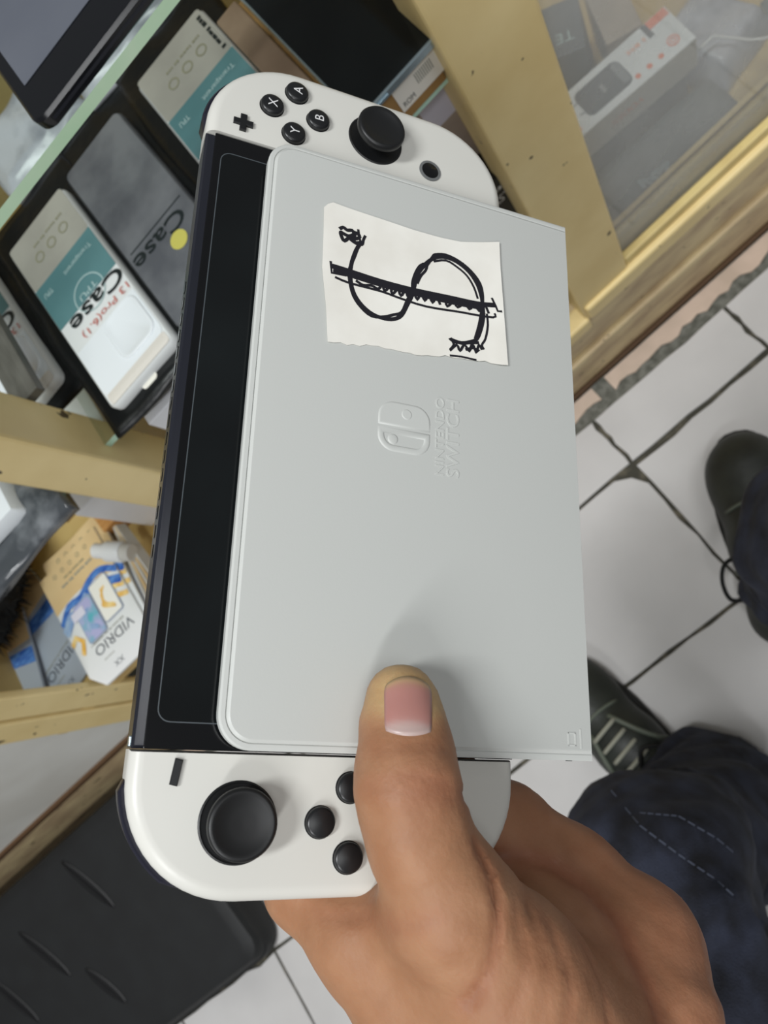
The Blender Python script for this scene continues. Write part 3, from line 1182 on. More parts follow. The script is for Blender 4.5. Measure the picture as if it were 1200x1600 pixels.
# black moulded case lying on the floor
bc = empty('black_plastic_case', (-1.16, .170, 0))
tag(bc, 'black moulded plastic case lying on the tiles at the counter foot', 'case')
mb = MB()
mb.slab(rrect(-.31, .306, -.166, .172, .036, 8), [(.010, .0005), (.002, .006), (0, .020), (0, .034), (.003, .036), (.003, .046), (.008, .054), (.022, .058), (.030, .058)])
mb.v = [(x, y, z + ((y + .166) * .20 if z > .035 else 0)) for x, y, z in mb.v]
mb.obj('case_shell', M['case_black'], bc, True, sharp=30)
for x, y, rz_, L_ in ((.105, .085, -1.25, .12), (-.05, .045, -1.2, .12), (.02, -.055, -1.2, .09), (-.16, .02, -1.2, .12)):
    mb = MB()
    n = 20
    mb.slab([(L_ / 2 * math.cos(2 * math.pi * k / n), .011 * math.sin(2 * math.pi * k / n)) for k in range(n)], [(0, .0570), (.0015, .0592), (.005, .0595)])
    cz, sz = math.cos(rz_), math.sin(rz_)
    mb.v = [(x + cz * a - sz * b, y + sz * a + cz * b, c) for a, b, c in mb.v]
    mb.v = [(a, b, c + (b + .166) * .20) for a, b, c in mb.v]
    mb.obj('moulded_rib', M['groove_black'], bc, True)
# ------------------------------------------------------------------ dock, console, note (device frame, millimetres)
DEV = Matrix(((0.56606, -0.4876, 0.6647, -0.00753),
              (0.80406, 0.50444, -0.3147, 0.06103),
              (-0.18185, 0.71259, 0.6776, 0.86069),
              (0, 0, 0, 1)))
MM = Matrix.Scale(.001, 4)


def dev_empty(name):
    return empty(name, mw=DEV)


class DB(MB):
    """builder in device millimetres"""

    def obj(self, name, mats, parent=None, **k):
        self.v = [(a * .001, b * .001, c * .001) for a, b, c in self.v]
        if 'bevel' in k:
            k['bevel'] *= .001
        return MB.obj(self, name, mats, parent, **k)


dock = dev_empty('console_dock')
tag(dock, 'white game console dock with embossed logo held upright in the hand', 'dock')
PL = rrect(-88, 88, 0, 104, (0, 0, 8.5, 8.5), 10)
mb = DB()
ls = []
for d_, w_ in [(.6, -4.0), (0, -3.6), (0, -1.1), (.5, -.55), (1.5, -.45), (1.75, -.75), (2.0, -.45), (2.6, -.02), (3.2, 0)]:
    ls.append([(b_[0], b_[1] if a_[1] > .5 else min(d_ * .12, .4), w_ if a_[1] > .5 or w_ < -1.2 else max(w_, -.42)) for a_, b_ in zip(PL, inset(PL, d_))])
mb.loops(ls)
mb.obj('front_plate', M['white_plastic'], dock, smooth=True, sharp=28)
mb = DB()
mb.slab(rrect(-86, 86, .5, 20, 0), [(.6, -44), (0, -43), (0, -4.0)])
mb.slab(rrect(-86, 86, .5, 103, (0, 0, 6, 6)), [(1, -46), (0, -45), (0, -23), (.6, -22.4)])
mb.obj('rear_housing', M['white_plastic'], dock, smooth=True, sharp=28)
# embossed logo
lg = DB()


def emb(mb, outline, h=.26, holes=None):
    mb.slab(outline, [(-.25, -.02), (0, h * .7), (.25, h), (.5, h)])


lo_ = rrect(1.35, 8.5, 50.9, 66.6, (0, 4.6, 4.6, 0), 8)
emb(lg, lo_)
lg.obj('logo_solid_half', M['white_plastic'], dock, smooth=True, sharp=60)
lg = DB()
lg.slab(circle(5.3, 58.2, 1.7, 24), [(0, .2), (.3, .42), (.5, .42)])
lg.obj('logo_dot', M['white_plastic'], dock, smooth=True, sharp=60)
ou = rrect(-6.4, .3, 50.9, 66.6, (4.6, 0, 0, 4.6), 8)
lg = DB()
lg.loops([[(p[0], p[1], z) for p in inset(ou, d)] for d, z in ((-.25, -.02), (0, .18), (.25, .26), (1.25, .26), (1.5, .18), (1.75, -.02))], False, False)
lg.obj('logo_ring_half', M['white_plastic'], dock, smooth=True, sharp=60)
lg = DB()
lg.slab(circle(-2.9, 62.2, 1.45, 24), [(-.2, -.02), (.1, .2), (.35, .26)])
lg.obj('logo_dot', M['white_plastic'], dock, smooth=True, sharp=60)
text('embossed_word', 'NINTENDO', M['white_plastic'], dock, (.0008, .0476, .0), w=.0244, h=.0027, extrude=.00018)
text('embossed_word', 'SWITCH', M['white_plastic'], dock, (.0008, .0434, .0), w=.0244, h=.0040, extrude=.00018)
mb = DB()
for a in ((-84.2, -80.6, 7.6, 8.0), (-84.2, -80.6, 5.4, 5.8), (-84.2, -83.8, 5.4, 8.0), (-81, -80.6, 5.4, 8.0), (-84.8, -79.6, 3.6, 4.0)):
    mb.box(((a[0] + a[1]) / 2, (a[2] + a[3]) / 2, .05), (a[1] - a[0], a[3] - a[2], .2))
mb.obj('embossed_mark', M['white_plastic'], dock)
mb = DB()
mb.box((-87.9, 6.6, -2.0), (.5, 1.2, 1.4))
mb.obj('side_notch', M['black_plastic'], dock)

# ---- console with its two controllers
con = dev_empty('game_console')
tag(con, 'handheld game console with white controllers standing in the dock', 'game console')
mb = DB()
mb.slab(rrect(-88.2, 88.2, 21.5, 122.3, 0), [(1.2, -20.6), (0, -19.6), (0, -7.2), (.7, -6.3), (1.6, -6.0)])
mb.obj('console_body', [M['edge_black']], con, smooth=True, sharp=28)
sg = DB()
sg.slab(rrect(-88.2, 88.2, 24, 119.6, .3), [(0, -6.2), (0, -5.85), (.25, -5.7)])
sg = sg.obj('screen_glass', M['black_gloss'], con)
ds = DB()
ds.slab(rrect(-82, 82, 26, 117.2, 3), [(0, -5.75), (0, -5.66)])
ds = ds.obj('display', M['screen_black'], sg)
fr = DB()
ou = rrect(-82.2, 82.2, 25.8, 117.4, 3.2)
fr.loops([[(p[0], p[1], z) for p in inset(ou, d)] for d, z in ((0, -5.72), (0, -5.62), (.28, -5.62), (.28, -5.72))], False, False)
fr.obj('display_border', M['line_grey'], sg)
mb = DB()
for k in range(16):
    mb.box((-40 + k * 5.2, 122.2, -13), (3.2, .6, 1.6))
mb.obj('top_vents', M['black_gloss'], con)
mb = DB()
mb.box((-86.6, 121.3, -9.5), (2.4, 3.0, 3.4))
mb.obj('rail_latch', M['silver_metal'], con, bevel=.3)


def jout(sgn):
    r = 27.0
    if sgn > 0:
        return rrect(88.4, 121.3, 21.5, 122.5, (0, r, r, 0), 14)
    return rrect(-121.3, -88.4, 21.5, 122.5, (r, 0, 0, r), 14)


WF = -5.5
for sgn in (-1, 1):
    ou = jout(sgn)
    mb = DB()
    prof = [(4, -23), (1.5, -21.5), (0, -18.5), (0, -9.6)]
    for a in range(0, 91, 15):
        q = math.radians(a)
        prof.append((3.6 * (1 - math.cos(q)), -9.1 + 3.6 * math.sin(q)))
    ls = []
    for d_, w_ in prof:
        l_ = []
        for a_, b_ in zip(ou, inset(ou, d_)):
            if sgn * a_[0] < 90.1:
                b_ = (sgn * (sgn * a_[0] + min(d_, .5)), b_[1])
            l_.append((b_[0], b_[1], w_))
        ls.append(l_)
    mb.loops(ls)
    j = mb.obj('controller', M['joy_white'], con, smooth=True, sharp=40)
    j['label'] = 'white controller with lettered round buttons' if sgn > 0 else 'white controller with plain round buttons'
    # black shoulder button wrapping the top outer corner
    c0 = (sgn * 94.3, 95.5)
    arc = []
    for k in range(17):
        a = math.radians(92 - 74 * k / 16)
        arc.append((c0[0] + sgn * math.cos(a) * 27, c0[1] + math.sin(a) * 27, math.cos(a) * sgn, math.sin(a)))
    ls = []
    for (x, y, nx, ny), k in zip(arc, range(17)):
        e = min(1, k / 2, (16 - k) / 4)
        o_ = -1 + 2.4 * e
        ls.append([(x + nx * q, y + ny * q, w) for q, w in ((-2, -10.3), (o_ - .5, -9.8), (o_, -10.6), (o_, -18.6), (o_ - .5, -19.4), (-2, -19))])
    mb = DB()
    mb.loops(ls)
    mb.obj('shoulder_button', M['navy_black'], j, smooth=True, sharp=50)
    sv = 96.4 if sgn < 0 else 69.0
    bv = 68.9 if sgn < 0 else 96.2
    su = sgn * 104.0
    # thumbstick: well, neck, cap
    mb = DB()
    mb.lathe([(9.3, WF - .4), (9.3, WF + .12), (8.9, WF + .35), (8.4, WF + .1), (4.6, WF + .9), (3.9, WF + 3.0), (4.6, WF + 3.6), (7.6, WF + 3.9), (8.0, WF + 4.5),
              (8.0, WF + 6.0), (7.6, WF + 6.6), (6.9, WF + 6.7), (6.2, WF + 6.3), (3.0, WF + 5.9), (.01, WF + 5.8)], (su, sv, 0), 48)
    mb.obj('thumbstick', M['rubber_black'], j, smooth=True, sharp=55)
    for q, (du, dv, ch) in enumerate(((0, 7.5, 'X'), (8.0, 0, 'A'), (0, -7.5, 'B'), (-8.0, 0, 'Y'))):
        u, v = su + du, bv + dv
        mb = DB()
        mb.lathe([(3.9, WF - .4), (3.9, WF + .05), (3.65, WF + .05), (3.65, WF + 1.0), (3.45, WF + 1.45), (2.9, WF + 1.7), (.01, WF + 1.85)], (u, v, 0), 32)
        if sgn > 0:
            me = text_mesh(ch, h=.0029)
            co = [(p.co.x * 1000 + u, p.co.y * 1000 + v, WF + 1.95) for p in me.vertices]
            mb.add(co, [tuple(p.vertices) for p in me.polygons], 1)
            bpy.data.meshes.remove(me)
        b = mb.obj('round_button', [M['black_plastic'], M['letter_white']], j, smooth=True, sharp=50)
        if sgn > 0:
            b['label'] = 'round black button lettered ' + ch
    if sgn < 0:
        mb = DB()
        mb.slab([(-96.3, 111.2), (-90.5, 110.4), (-90.1, 112.2), (-95.9, 113.0)], [(0, WF - .3), (0, WF + .7), (.2, WF + .9)])
        mb.obj('minus_button', M['black_plastic'], j)
    else:
        mb = DB()
        a, b = 3.0, 1.0
        mb.slab([(94.3 + x, 111.9 + y) for x, y in ((-b, -a), (b, -a), (b, -b), (a, -b), (a, b), (b, b), (b, a), (-b, a), (-b, b), (-a, b), (-a, -b), (-b, -b))],
                [(0, WF - .3), (0, WF + .7), (.2, WF + .9)])
        mb.obj('plus_button', M['black_plastic'], j)
        mb = DB()
        mb.lathe([(3.9, WF - .3), (3.9, WF + .3), (3.0, WF + .4), (3.0, WF + .1)], (98.6, 49.3, 0), 32)
        mb.obj('home_ring', M['home_grey'], j, smooth=True, sharp=40)
        mb = DB()
        mb.lathe([(3.0, WF - .3), (3.0, WF + .25), (2.7, WF + .4), (.01, WF + .5)], (98.6, 49.3, 0), 32)
        mb.obj('home_button', M['black_gloss'], j, smooth=True, sharp=50)

# ---- hand drawn note taped to the plate
note = dev_empty('paper_note')
tag(note, 'torn white paper note with a hand drawn dollar sign on the dock', 'note')


def pw(u, v):
    return .35 + .7 * math.exp(-((v - 24) / 7.0) ** 2) + .35 * math.exp(-((v - 86) / 6.0) ** 2) + .12 * math.sin(u * .12 + v * .1)


top = [(67.4, 86.5), (70.1, 84.5), (69.4, 72), (68.5, 56.7), (68.6, 48), (69.3, 40.6), (73.1, 26.9)]
bot = [(23.2, 83.0), (23.7, 78.1), (24.9, 70), (25.2, 62.7), (25.4, 53.5), (26.9, 45.2), (27.9, 35.4), (28.0, 24.8)]
lef = [(23.2, 83.0), (34.1, 84.1), (46.4, 86.0), (58, 86.2), (67.4, 86.5)]
rig = [(28.0, 24.8), (46, 25.9), (63.4, 26.7), (73.1, 26.9)]


def samp(pl, t):
    d = [0]
    for a, b in zip(pl[:-1], pl[1:]):
        d.append(d[-1] + math.dist(a, b))
    s = t * d[-1]
    for k in range(len(pl) - 1):
        if s <= d[k + 1] + 1e-9:
            q = (s - d[k]) / (d[k + 1] - d[k])
            return (pl[k][0] + (pl[k + 1][0] - pl[k][0]) * q, pl[k][1] + (pl[k + 1][1] - pl[k][1]) * q)
    return pl[-1]


N = 30
rp = random.Random(5)
jt = [rp.gauss(0, .22) for _ in range(N + 1)]
grid = []
for a in range(N + 1):
    s = a / N
    T_, B_ = samp(top, s), samp(bot, s)
    B_ = (B_[0] + jt[a], B_[1])
    row = []
    for b in range(N + 1):
        t = b / N
        L_, R_ = samp(lef, t), samp(rig, t)
        p = [0, 0]
        for k in (0, 1):
            p[k] = (1 - t) * B_[k] + t * T_[k] + (1 - s) * L_[k] + s * R_[k] - (
                (1 - s) * (1 - t) * lef[0][k] + (1 - s) * t * lef[-1][k] + s * (1 - t) * rig[0][k] + s * t * rig[-1][k])
        row.append(tuple(p))
    grid.append(row)
vs_ = []
for dz in (0, -.12):
    for row in grid:
        for p in row:
            vs_.append((p[0], p[1], pw(*p) + dz))
n1 = N + 1
fs = []
for a in range(N):
    for b in range(N):
        q = (a * n1 + b, a * n1 + b + 1, (a + 1) * n1 + b + 1, (a + 1) * n1 + b)
        fs.append(q)
        fs.append(tuple(reversed([i + n1 * n1 for i in q])))
rim = [b for b in range(N)] + [a * n1 + N for a in range(N)] + [N * n1 + b for b in range(N, 0, -1)] + [a * n1 for a in range(N, 0, -1)]
for k in range(len(rim)):
    a, b = rim[k], rim[(k + 1) % len(rim)]
    fs.append((a, b, b + n1 * n1, a + n1 * n1))
mb = DB()
mb.add(vs_, fs)
mb.obj('paper_sheet', M['paper'], note, smooth=True, sharp=60)
INK=[(1.0,[(58.5, 74.5), (55.3, 75.9), (51.0, 77.0), (47.6, 77.3), (43.7, 76.9), (40.2, 75.6), (37.3, 73.1), (35.3, 69.7), (34.8, 66.0), (35.4, 63.0), (37.3, 60.6), (41.4, 58.8), (45.1, 57.3), (49.4, 56.4), (53.1, 55.5), (56.0, 53.9), (58.6, 52.0), (60.8, 49.4), (61.8, 46.0), (61.2, 42.0), (58.8, 37.9), (55.3, 35.2), (51.4, 33.8), (47.4, 33.2), (43.3, 33.1), (39.0, 34.0), (35.3, 35.4), (33.8, 37.4), (32.6, 40.7), (32.9, 43.9), (33.4, 44.6)]),
 (0.75,[(57.3, 75.1), (52.5, 76.4), (48.1, 77.7), (44.3, 77.4), (39.8, 76.0), (36.6, 73.4), (34.6, 70.0), (35.4, 66.1), (36.9, 63.0), (38.3, 60.6), (42.3, 59.1), (46.4, 57.6), (50.7, 56.7)]),
 (0.7,[(47.8, 57.3), (50.2, 57.2), (53.9, 56.1), (56.5, 54.6), (57.5, 52.6), (55.2, 52.9), (52.7, 54.5), (49.6, 55.7)]),
 (0.85,[(57.0, 52.6), (60.4, 50.7), (61.7, 49.7), (62.7, 46.0), (61.7, 41.3), (59.3, 37.2), (55.6, 34.1), (50.9, 33.2), (45.9, 33.6), (40.2, 34.6), (35.1, 36.0)]),
 (0.6,[(59.1, 50.3), (60.7, 46.0), (59.4, 42.0), (57.2, 38.6), (53.6, 36.2), (49.7, 34.9)]),
 (0.6,[(45.0, 31.9), (40.9, 31.6), (35.9, 32.5), (33.6, 33.7), (32.1, 33.0)]),
 (1.3,[(47.7, 83.1), (47.6, 77.7), (47.0, 67.6), (47.0, 57.0), (47.6, 44.6), (47.9, 35.2), (48.7, 29.1)]),
 (1.2,[(46.6, 82.7), (46.4, 77.7), (45.9, 67.6), (45.9, 57.0), (46.1, 44.6), (46.7, 33.9)]),
 (0.6,[(44.3, 82.0), (43.7, 77.5), (43.7, 67.5), (43.0, 61.3), (42.4, 52.4), (43.4, 40.7), (44.1, 29.8), (45.7, 29.3)]),
 (0.6,[(49.2, 83.6), (45.4, 83.1), (45.9, 78.5)]),
 (0.6,[(51.2, 30.1), (48.2, 28.7), (46.7, 28.1), (46.9, 26.6)]),
 (0.7,[(45.1, 75.5), (44.2, 73.1), (44.8, 70.6), (44.3, 68.2), (46.5, 67.0), (44.0, 66.3), (46.2, 64.5), (43.7, 63.8), (45.9, 62.0), (43.8, 61.0), (46.2, 59.5), (43.8, 58.5), (46.6, 57.0), (43.9, 55.6), (46.9, 54.4), (44.2, 53.1), (46.9, 51.8), (44.2, 50.5), (46.9, 49.2), (44.2, 47.9)]),
 (0.7,[(46.8, 46.0), (44.2, 45.6), (46.5, 43.3), (44.8, 42.0), (47.2, 39.3), (45.1, 38.0), (47.4, 35.9), (45.3, 34.6), (47.6, 32.5), (45.2, 31.2)]),
 (0.9,[(61.2, 81.4), (62.2, 80.2), (61.6, 79.0), (62.0, 77.4), (60.9, 76.8), (59.7, 78.3), (59.9, 79.8), (60.2, 81.0), (58.7, 80.6), (57.5, 79.7), (59.1, 78.2), (59.3, 76.4), (60.4, 74.9), (61.7, 76.2), (58.2, 76.7), (58.4, 74.8)]),
 (0.6,[(63.0, 75.5), (60.0, 75.0), (57.9, 74.2)]),
 (0.7,[(61.5, 73.1), (59.8, 73.7), (57.9, 74.1), (57.8, 76.3), (59.2, 78.8)]),
 (0.7,[(33.4, 44.5), (31.4, 43.3), (29.1, 44.7), (31.6, 42.3), (29.7, 41.3), (32.2, 39.7), (30.3, 38.1), (33.2, 37.0), (30.6, 35.7), (33.4, 34.7), (31.8, 33.7)]),
 (0.8,[(32.3, 43.6), (32.6, 40.7), (33.4, 37.4), (34.1, 34.7)]),
 (0.7,[(30.6, 39.4), (31.9, 36.7), (31.4, 34.7), (30.3, 36.1)]),
 (0.5,[(27.4, 44.7), (27.9, 40.7), (27.9, 35.6)])]

mb = DB()
for q, (wd, pts) in enumerate(INK):
    stroke(mb, pts, wd * 1.3, lambda u, v: pw(u, v) + .06 + .002 * q)
mb.obj('dollar_sign_ink', M['ink'], note)

# ------------------------------------------------------------------ the person: left hand, trouser legs, shoes
person = empty('person', (0, 0, 0))
tag(person, 'person in dark jeans and black shoes holding the docked console in one hand', 'person')
HAND={'thumb': [(-75.2, 61.8, 9.2, 8.8), (-83.6, 61.0, 9.8, 10), (-94.7, 61.1, 12.5, 11.6), (-106.0, 58.0, 12.5, 11.4), (-120.7, 48.6, 10, 14.5), (-137.6, 32.3, 6, 19), (-158.7, 12.0, -2, 24)], 'index': [(-145.2, 45.6, -12, 16), (-131.6, 59.4, -17, 13), (-122.0, 71.1, -31, 10.5), (-108.9, 78.0, -35, 9.5), (-97.9, 64.8, -32, 8)], 'middle': [(-141.5, 29.2, -16, 17), (-128.3, 30.2, -27, 12.5), (-112.3, 40.6, -33, 10.5), (-94.2, 47.0, -33, 9)], 'ring': [(-140.8, 5.1, -20, 16), (-123.9, 5.1, -31, 12), (-106.5, 18.2, -34, 10.5), (-91.2, 32.6, -33, 9)], 'pinky': [(-153.8, -20.3, -10, 20), (-139.2, -25.3, -20, 17), (-121.9, -12.3, -30, 14), (-106.6, 6.7, -35, 11), (-95.6, 25.7, -32, 8.5)], 'palm': [(-156.2, 19.2, -14, 24), (-171.2, 8.3, -14, 26)]}
CREASE= [(1.1, 1.0, [(-106.6, 48.3), (-112.9, 45.2), (-120.5, 44.7), (-129.1, 45.9), (-138.3, 49.1)]), (0.5, 0.8, [(-93.7, 72.3), (-92.6, 64.8), (-93.9, 57.0)]), (0.4, 0.8, [(-96.0, 73.0), (-95.7, 64.7), (-96.5, 55.4)]), (0.35, 0.7, [(-86.8, 70.7), (-85.6, 63.2), (-86.6, 55.1)]), (0.9, 1.4, [(-113.9, 20.8), (-114.7, 11.1), (-117.1, 1.3), (-121.9, -4.5), (-131.2, -8.9), (-143.0, -8.9), (-154.2, -6.0)]), (0.5, 1.2, [(-119.3, 39.2), (-129.3, 37.9), (-139.8, 41.3)]), (0.5, 1.2, [(-122.6, 29.8), (-134.1, 27.0), (-144.9, 29.2)]), (0.4, 1.0, [(-119.5, 34.3), (-129.6, 33.0), (-141.5, 35.4)]), (1.2, 1.3, [(-96.2, 50.2), (-97.6, 44.7)]), (0.4, 1.0, [(-125.5, 19.0), (-137.6, 14.4), (-147.8, 15.9)]), (0.6, 1.2, [(-120.8, 58.9), (-125.1, 65.4), (-125.9, 71.8)])]
NAIL= [(-83.5, 72.0), (-82.2, 60.7), (-73.9, 72.7), (-72.9, 59.8), (-70.7, 66.4)]
HAND={'thumb': [(-75.2, 61.8, 9.2, 8.8), (-83.6, 61.0, 9.8, 10), (-94.7, 61.1, 12.5, 11.6), (-106.0, 58.0, 12.5, 11.4), (-120.7, 48.6, 10, 14.5), (-137.6, 32.3, 6, 19), (-158.7, 12.0, -2, 24)], 'index': [(-145.2, 45.6, -12, 16), (-131.6, 59.4, -17, 13), (-122.0, 71.1, -31, 10.5), (-108.9, 78.0, -35, 9.5), (-97.9, 64.8, -32, 8)], 'middle': [(-141.5, 29.2, -16, 17), (-128.3, 30.2, -27, 12.5), (-112.3, 40.6, -33, 10.5), (-94.2, 47.0, -33, 9)], 'ring': [(-140.8, 5.1, -20, 16), (-123.9, 5.1, -31, 12), (-106.5, 18.2, -34, 10.5), (-91.2, 32.6, -33, 9)], 'pinky': [(-153.8, -20.3, -10, 20), (-139.2, -25.3, -20, 17), (-121.9, -12.3, -30, 14), (-106.6, 6.7, -35, 11), (-95.6, 25.7, -32, 8.5)], 'palm': [(-156.2, 19.2, -14, 24), (-171.2, 8.3, -14, 26)], 'arm': [(-172.8, 6.5, -14, 27), (-205, -5, -30, 25), (-290, -10, -80, 30), (-370, -20, -130, 36)]}
WEB= [((-156.2, 19.2, -14), (-145.2, 45.6, -12), 20, 15), ((-156.2, 19.2, -14), (-141.5, 29.2, -16), 20, 16), ((-156.2, 19.2, -14), (-140.8, 5.1, -20), 20, 16), ((-156.2, 19.2, -14), (-139.2, -25.3, -20), 20, 16), ((-120.7, 48.6, 10), (-131.6, 59.4, -17), 9, 9), ((-141.5, 29.2, -16), (-140.8, 5.1, -20), 15, 15), ((-140.8, 5.1, -20), (-139.2, -25.3, -20), 15, 15)]
HLO=(-360.0,-75.0,-150.0);HHI=(-60.0,100.0,32.0)
NAILV=61.5
SEAMS= {'left': [[(-0.1514, -0.0476, 0.52), (-0.1476, -0.075, 0.53), (-0.1361, -0.1003, 0.54), (-0.1241, -0.1221, 0.55), (-0.1186, -0.149, 0.55)], [(-0.1446, -0.0697, 0.52), (-0.1288, -0.0877, 0.5), (-0.1173, -0.1123, 0.5), (-0.1103, -0.1407, 0.5)]], 'right': [[(-0.0026, 0.0016, 0.4), (0.0189, 0.0045, 0.4)]]}



def f_hand(P):
    d = None
    parts = []
    for k in ('thumb', 'index', 'middle', 'ring', 'pinky', 'palm', 'arm'):
        c = HAND[k]
        e = None
        for a, b in zip(c[:-1], c[1:]):
            s_ = seg_sdf(P, a[:3], b[:3], a[3], b[3])
            e = s_ if e is None else smin(e, s_, 5.0)
        parts.append(e)
    th, ix, md, rg_, pk, pa, ar = parts
    fing = smin(smin(ix, md, 4.0), smin(rg_, pk, 4.0), 4.0)
    # palm web between the knuckles and the wrist
    for a, b, ra, rb in WEB:
        pa = smin(pa, seg_sdf(P, a, b, ra, rb), 10.0)
    d = smin(pa, fing, 7.0)
    d = smin(d, th, 9.0)
    d = smin(d, ar, 12.0)
    return d


V_, F_ = nets(f_hand, HLO, HHI, 1.7)
G_ = field_grad(f_hand, V_, .8)
disp = np.zeros(len(V_))
for dep, wd, line in CREASE:
    dd = poly_dist(V_[:, :2], line)
    disp -= dep * np.exp(-(dd / wd) ** 2) * np.clip((G_[:, 2] + .1) / .5, 0, 1) * (V_[:, 2] > -25)
disp += .18 * np.sin(V_[:, 0] * .55 + 2 * np.sin(V_[:, 1] * .21)) * np.sin(V_[:, 1] * .43 + V_[:, 2] * .3)
V_ = V_ + G_ * disp[:, None]
# tone of the skin: pale pressed tip, redder knuckle and creases, darker red towards the palm side
base = np.array(S(163, 121, 91)[:3])
red = np.array(S(146, 92, 70)[:3])
pale = np.array(S(184, 154, 112)[:3])
tip = np.array(HAND['thumb'][0][:3])
dt = np.linalg.norm((V_ - tip) * np.array([1, 1, .7]), axis=1)
wt = np.clip((12.5 - dt) / 4.0, 0, 1) * np.clip((V_[:, 2] - 3) / 8, 0, 1) * np.clip((V_[:, 0] + 84) / 6, 0, 1)
kn = np.exp(-(np.linalg.norm(V_ - np.array([-94.5, 60, 23]), axis=1) / 8.0) ** 2) * .35
cr = np.zeros(len(V_))
for dep, wd, line in CREASE:
    cr = np.maximum(cr, .5 * min(1, dep) * np.exp(-(poly_dist(V_[:, :2], line) / (wd * 2.2)) ** 2))
pl_ = np.clip((-V_[:, 1] + 40) / 70, 0, 1) * .45
mixr = np.clip(kn + cr + pl_, 0, .8)[:, None]
tone = base * (1 - mixr) + red * mixr
tone = tone * (1 - wt[:, None]) + pale * wt[:, None]
D3 = np.array(DEV)[:3, :3]
DT = np.array(DEV)[:3, 3]
hm = np_mesh('hand', V_ * .001 @ D3.T + DT, F_)
ca = hm.color_attributes.new('tone', 'FLOAT_COLOR', 'POINT')
ca.data.foreach_set('color', np.concatenate([tone, np.ones((len(tone), 1))], 1).astype(np.float32).ravel())
hand = link('hand', hm, M['skin'], person, True)
hand['label'] = 'left hand gripping the controller with the thumb on the dock'
# thumb nail, laid on the skin
nu, nv = 14, 14
cu = np.linspace(-1, 1, nu)
cv = np.linspace(0, 1, nv)
pts = []
for t in cv:          # 0 root, 1 free edge
    for s in cu:
        hw = (5.7 + .4 * t) * (1 - .10 * max(0, (t - .8) / .2) ** 2 - .06 * max(0, (.15 - t) / .15) ** 2)
        u = -83.0 + 10.8 * t - (1.0 * (1 - s * s) * (1 - t) if t < .5 else 0) + (3.0 * (1 - s * s)) * max(0, t - .4)
        pts.append((u, NAILV + s * hw, 0))
pts = np.array(pts)
dirv = np.array([0.02, .34, .94])
dirv /= np.linalg.norm(dirv)
o_ = pts + np.array([0, 0, 12.0]) + dirv * 25
for _ in range(60):
    o_ = o_ - dirv * f_hand(o_.astype(np.float32))[:, None] * .8
ng = field_grad(f_hand, o_, .8)
edge = np.array([max(abs(s), 1 - t if t < .5 else 0) for t in cv for s in cu])
lift = np.array([.38 * (1 - abs(s) ** 4) * min(1, .25 + t * 3) for t in cv for s in cu])
topv = o_ + ng * (lift + .05)[:, None]
botv = o_ - ng * .5
NV = np.concatenate([topv, botv]) * .001 @ D3.T + DT
fs = []
for a in range(nv - 1):
    for b in range(nu - 1):
        q = (a * nu + b, a * nu + b + 1, (a + 1) * nu + b + 1, (a + 1) * nu + b)
        fs.append(q)
        fs.append(tuple(reversed([i + nu * nv for i in q])))
rim = [b for b in range(nu - 1)] + [a * nu + nu - 1 for a in range(nv - 1)] + [(nv - 1) * nu + b for b in range(nu - 1, 0, -1)] + [a * nu for a in range(nv - 1, 0, -1)]
for k in range(len(rim)):
    a, b = rim[k], rim[(k + 1) % len(rim)]
    fs.append((a, b, b + nu * nv, a + nu * nv))
me = bpy.data.meshes.new('thumb_nail')
me.from_pydata(NV.tolist(), [], fs)
pink = np.array(S(170, 120, 112)[:3])
lun = np.array(S(180, 156, 150)[:3])
fre = np.array(S(182, 154, 112)[:3])
tn = []
for t in cv:
    for s in cu:
        l = 1 / (1 + math.exp((t - .26 * (1 - .6 * s * s)) * 30))
        f_ = 1 / (1 + math.exp(-(t - .90) * 30))
        c = pink * (1 - l) + lun * l
        tn.append(np.append(c * (1 - f_) + fre * f_, 1))
tn = np.array(tn + tn, np.float32)
ca = me.color_attributes.new('tone', 'FLOAT_COLOR', 'POINT')
ca.data.foreach_set('color', tn.ravel())
o = link('thumb_nail', me, M['nail'], hand, True)
bm = bmesh.new()
bm.from_mesh(me)
bmesh.ops.recalc_face_normals(bm, faces=bm.faces)
bm.to_mesh(me)
bm.free()
o['label'] = 'pink thumb nail with pale half moon'


# trouser legs
def leg_field(chain, k=.03):
    def f(P):
        e = None
        for a, b in zip(chain[:-1], chain[1:]):
            s_ = seg_sdf(P, a[:3], b[:3], a[3], b[3])
            e = s_ if e is None else smin(e, s_, k)
        z = P[:, 2]
        e = e + .0045 * np.sin(z * 62 + 6 * P[:, 0] * 5 + 3 * np.sin(P[:, 1] * 30)) * np.clip(1.4 - z * 2.0, .25, 1)
        e = e + .003 * np.sin(P[:, 0] * 75 + P[:, 1] * 55 + z * 20)
        e = e + .0035 * np.sin(P[:, 0] * 41 - P[:, 1] * 66 + 2.2 * np.sin(P[:, 0] * 23 + z * 31) + z * 37) + .0016 * np.sin(P[:, 0] * 170 - P[:, 1] * 90 + 3 * np.sin(P[:, 1] * 60) + z * 120)
        # open flat hem: cut by a plane just above the shoe
        return np.maximum(e, HEM - z)
    return f


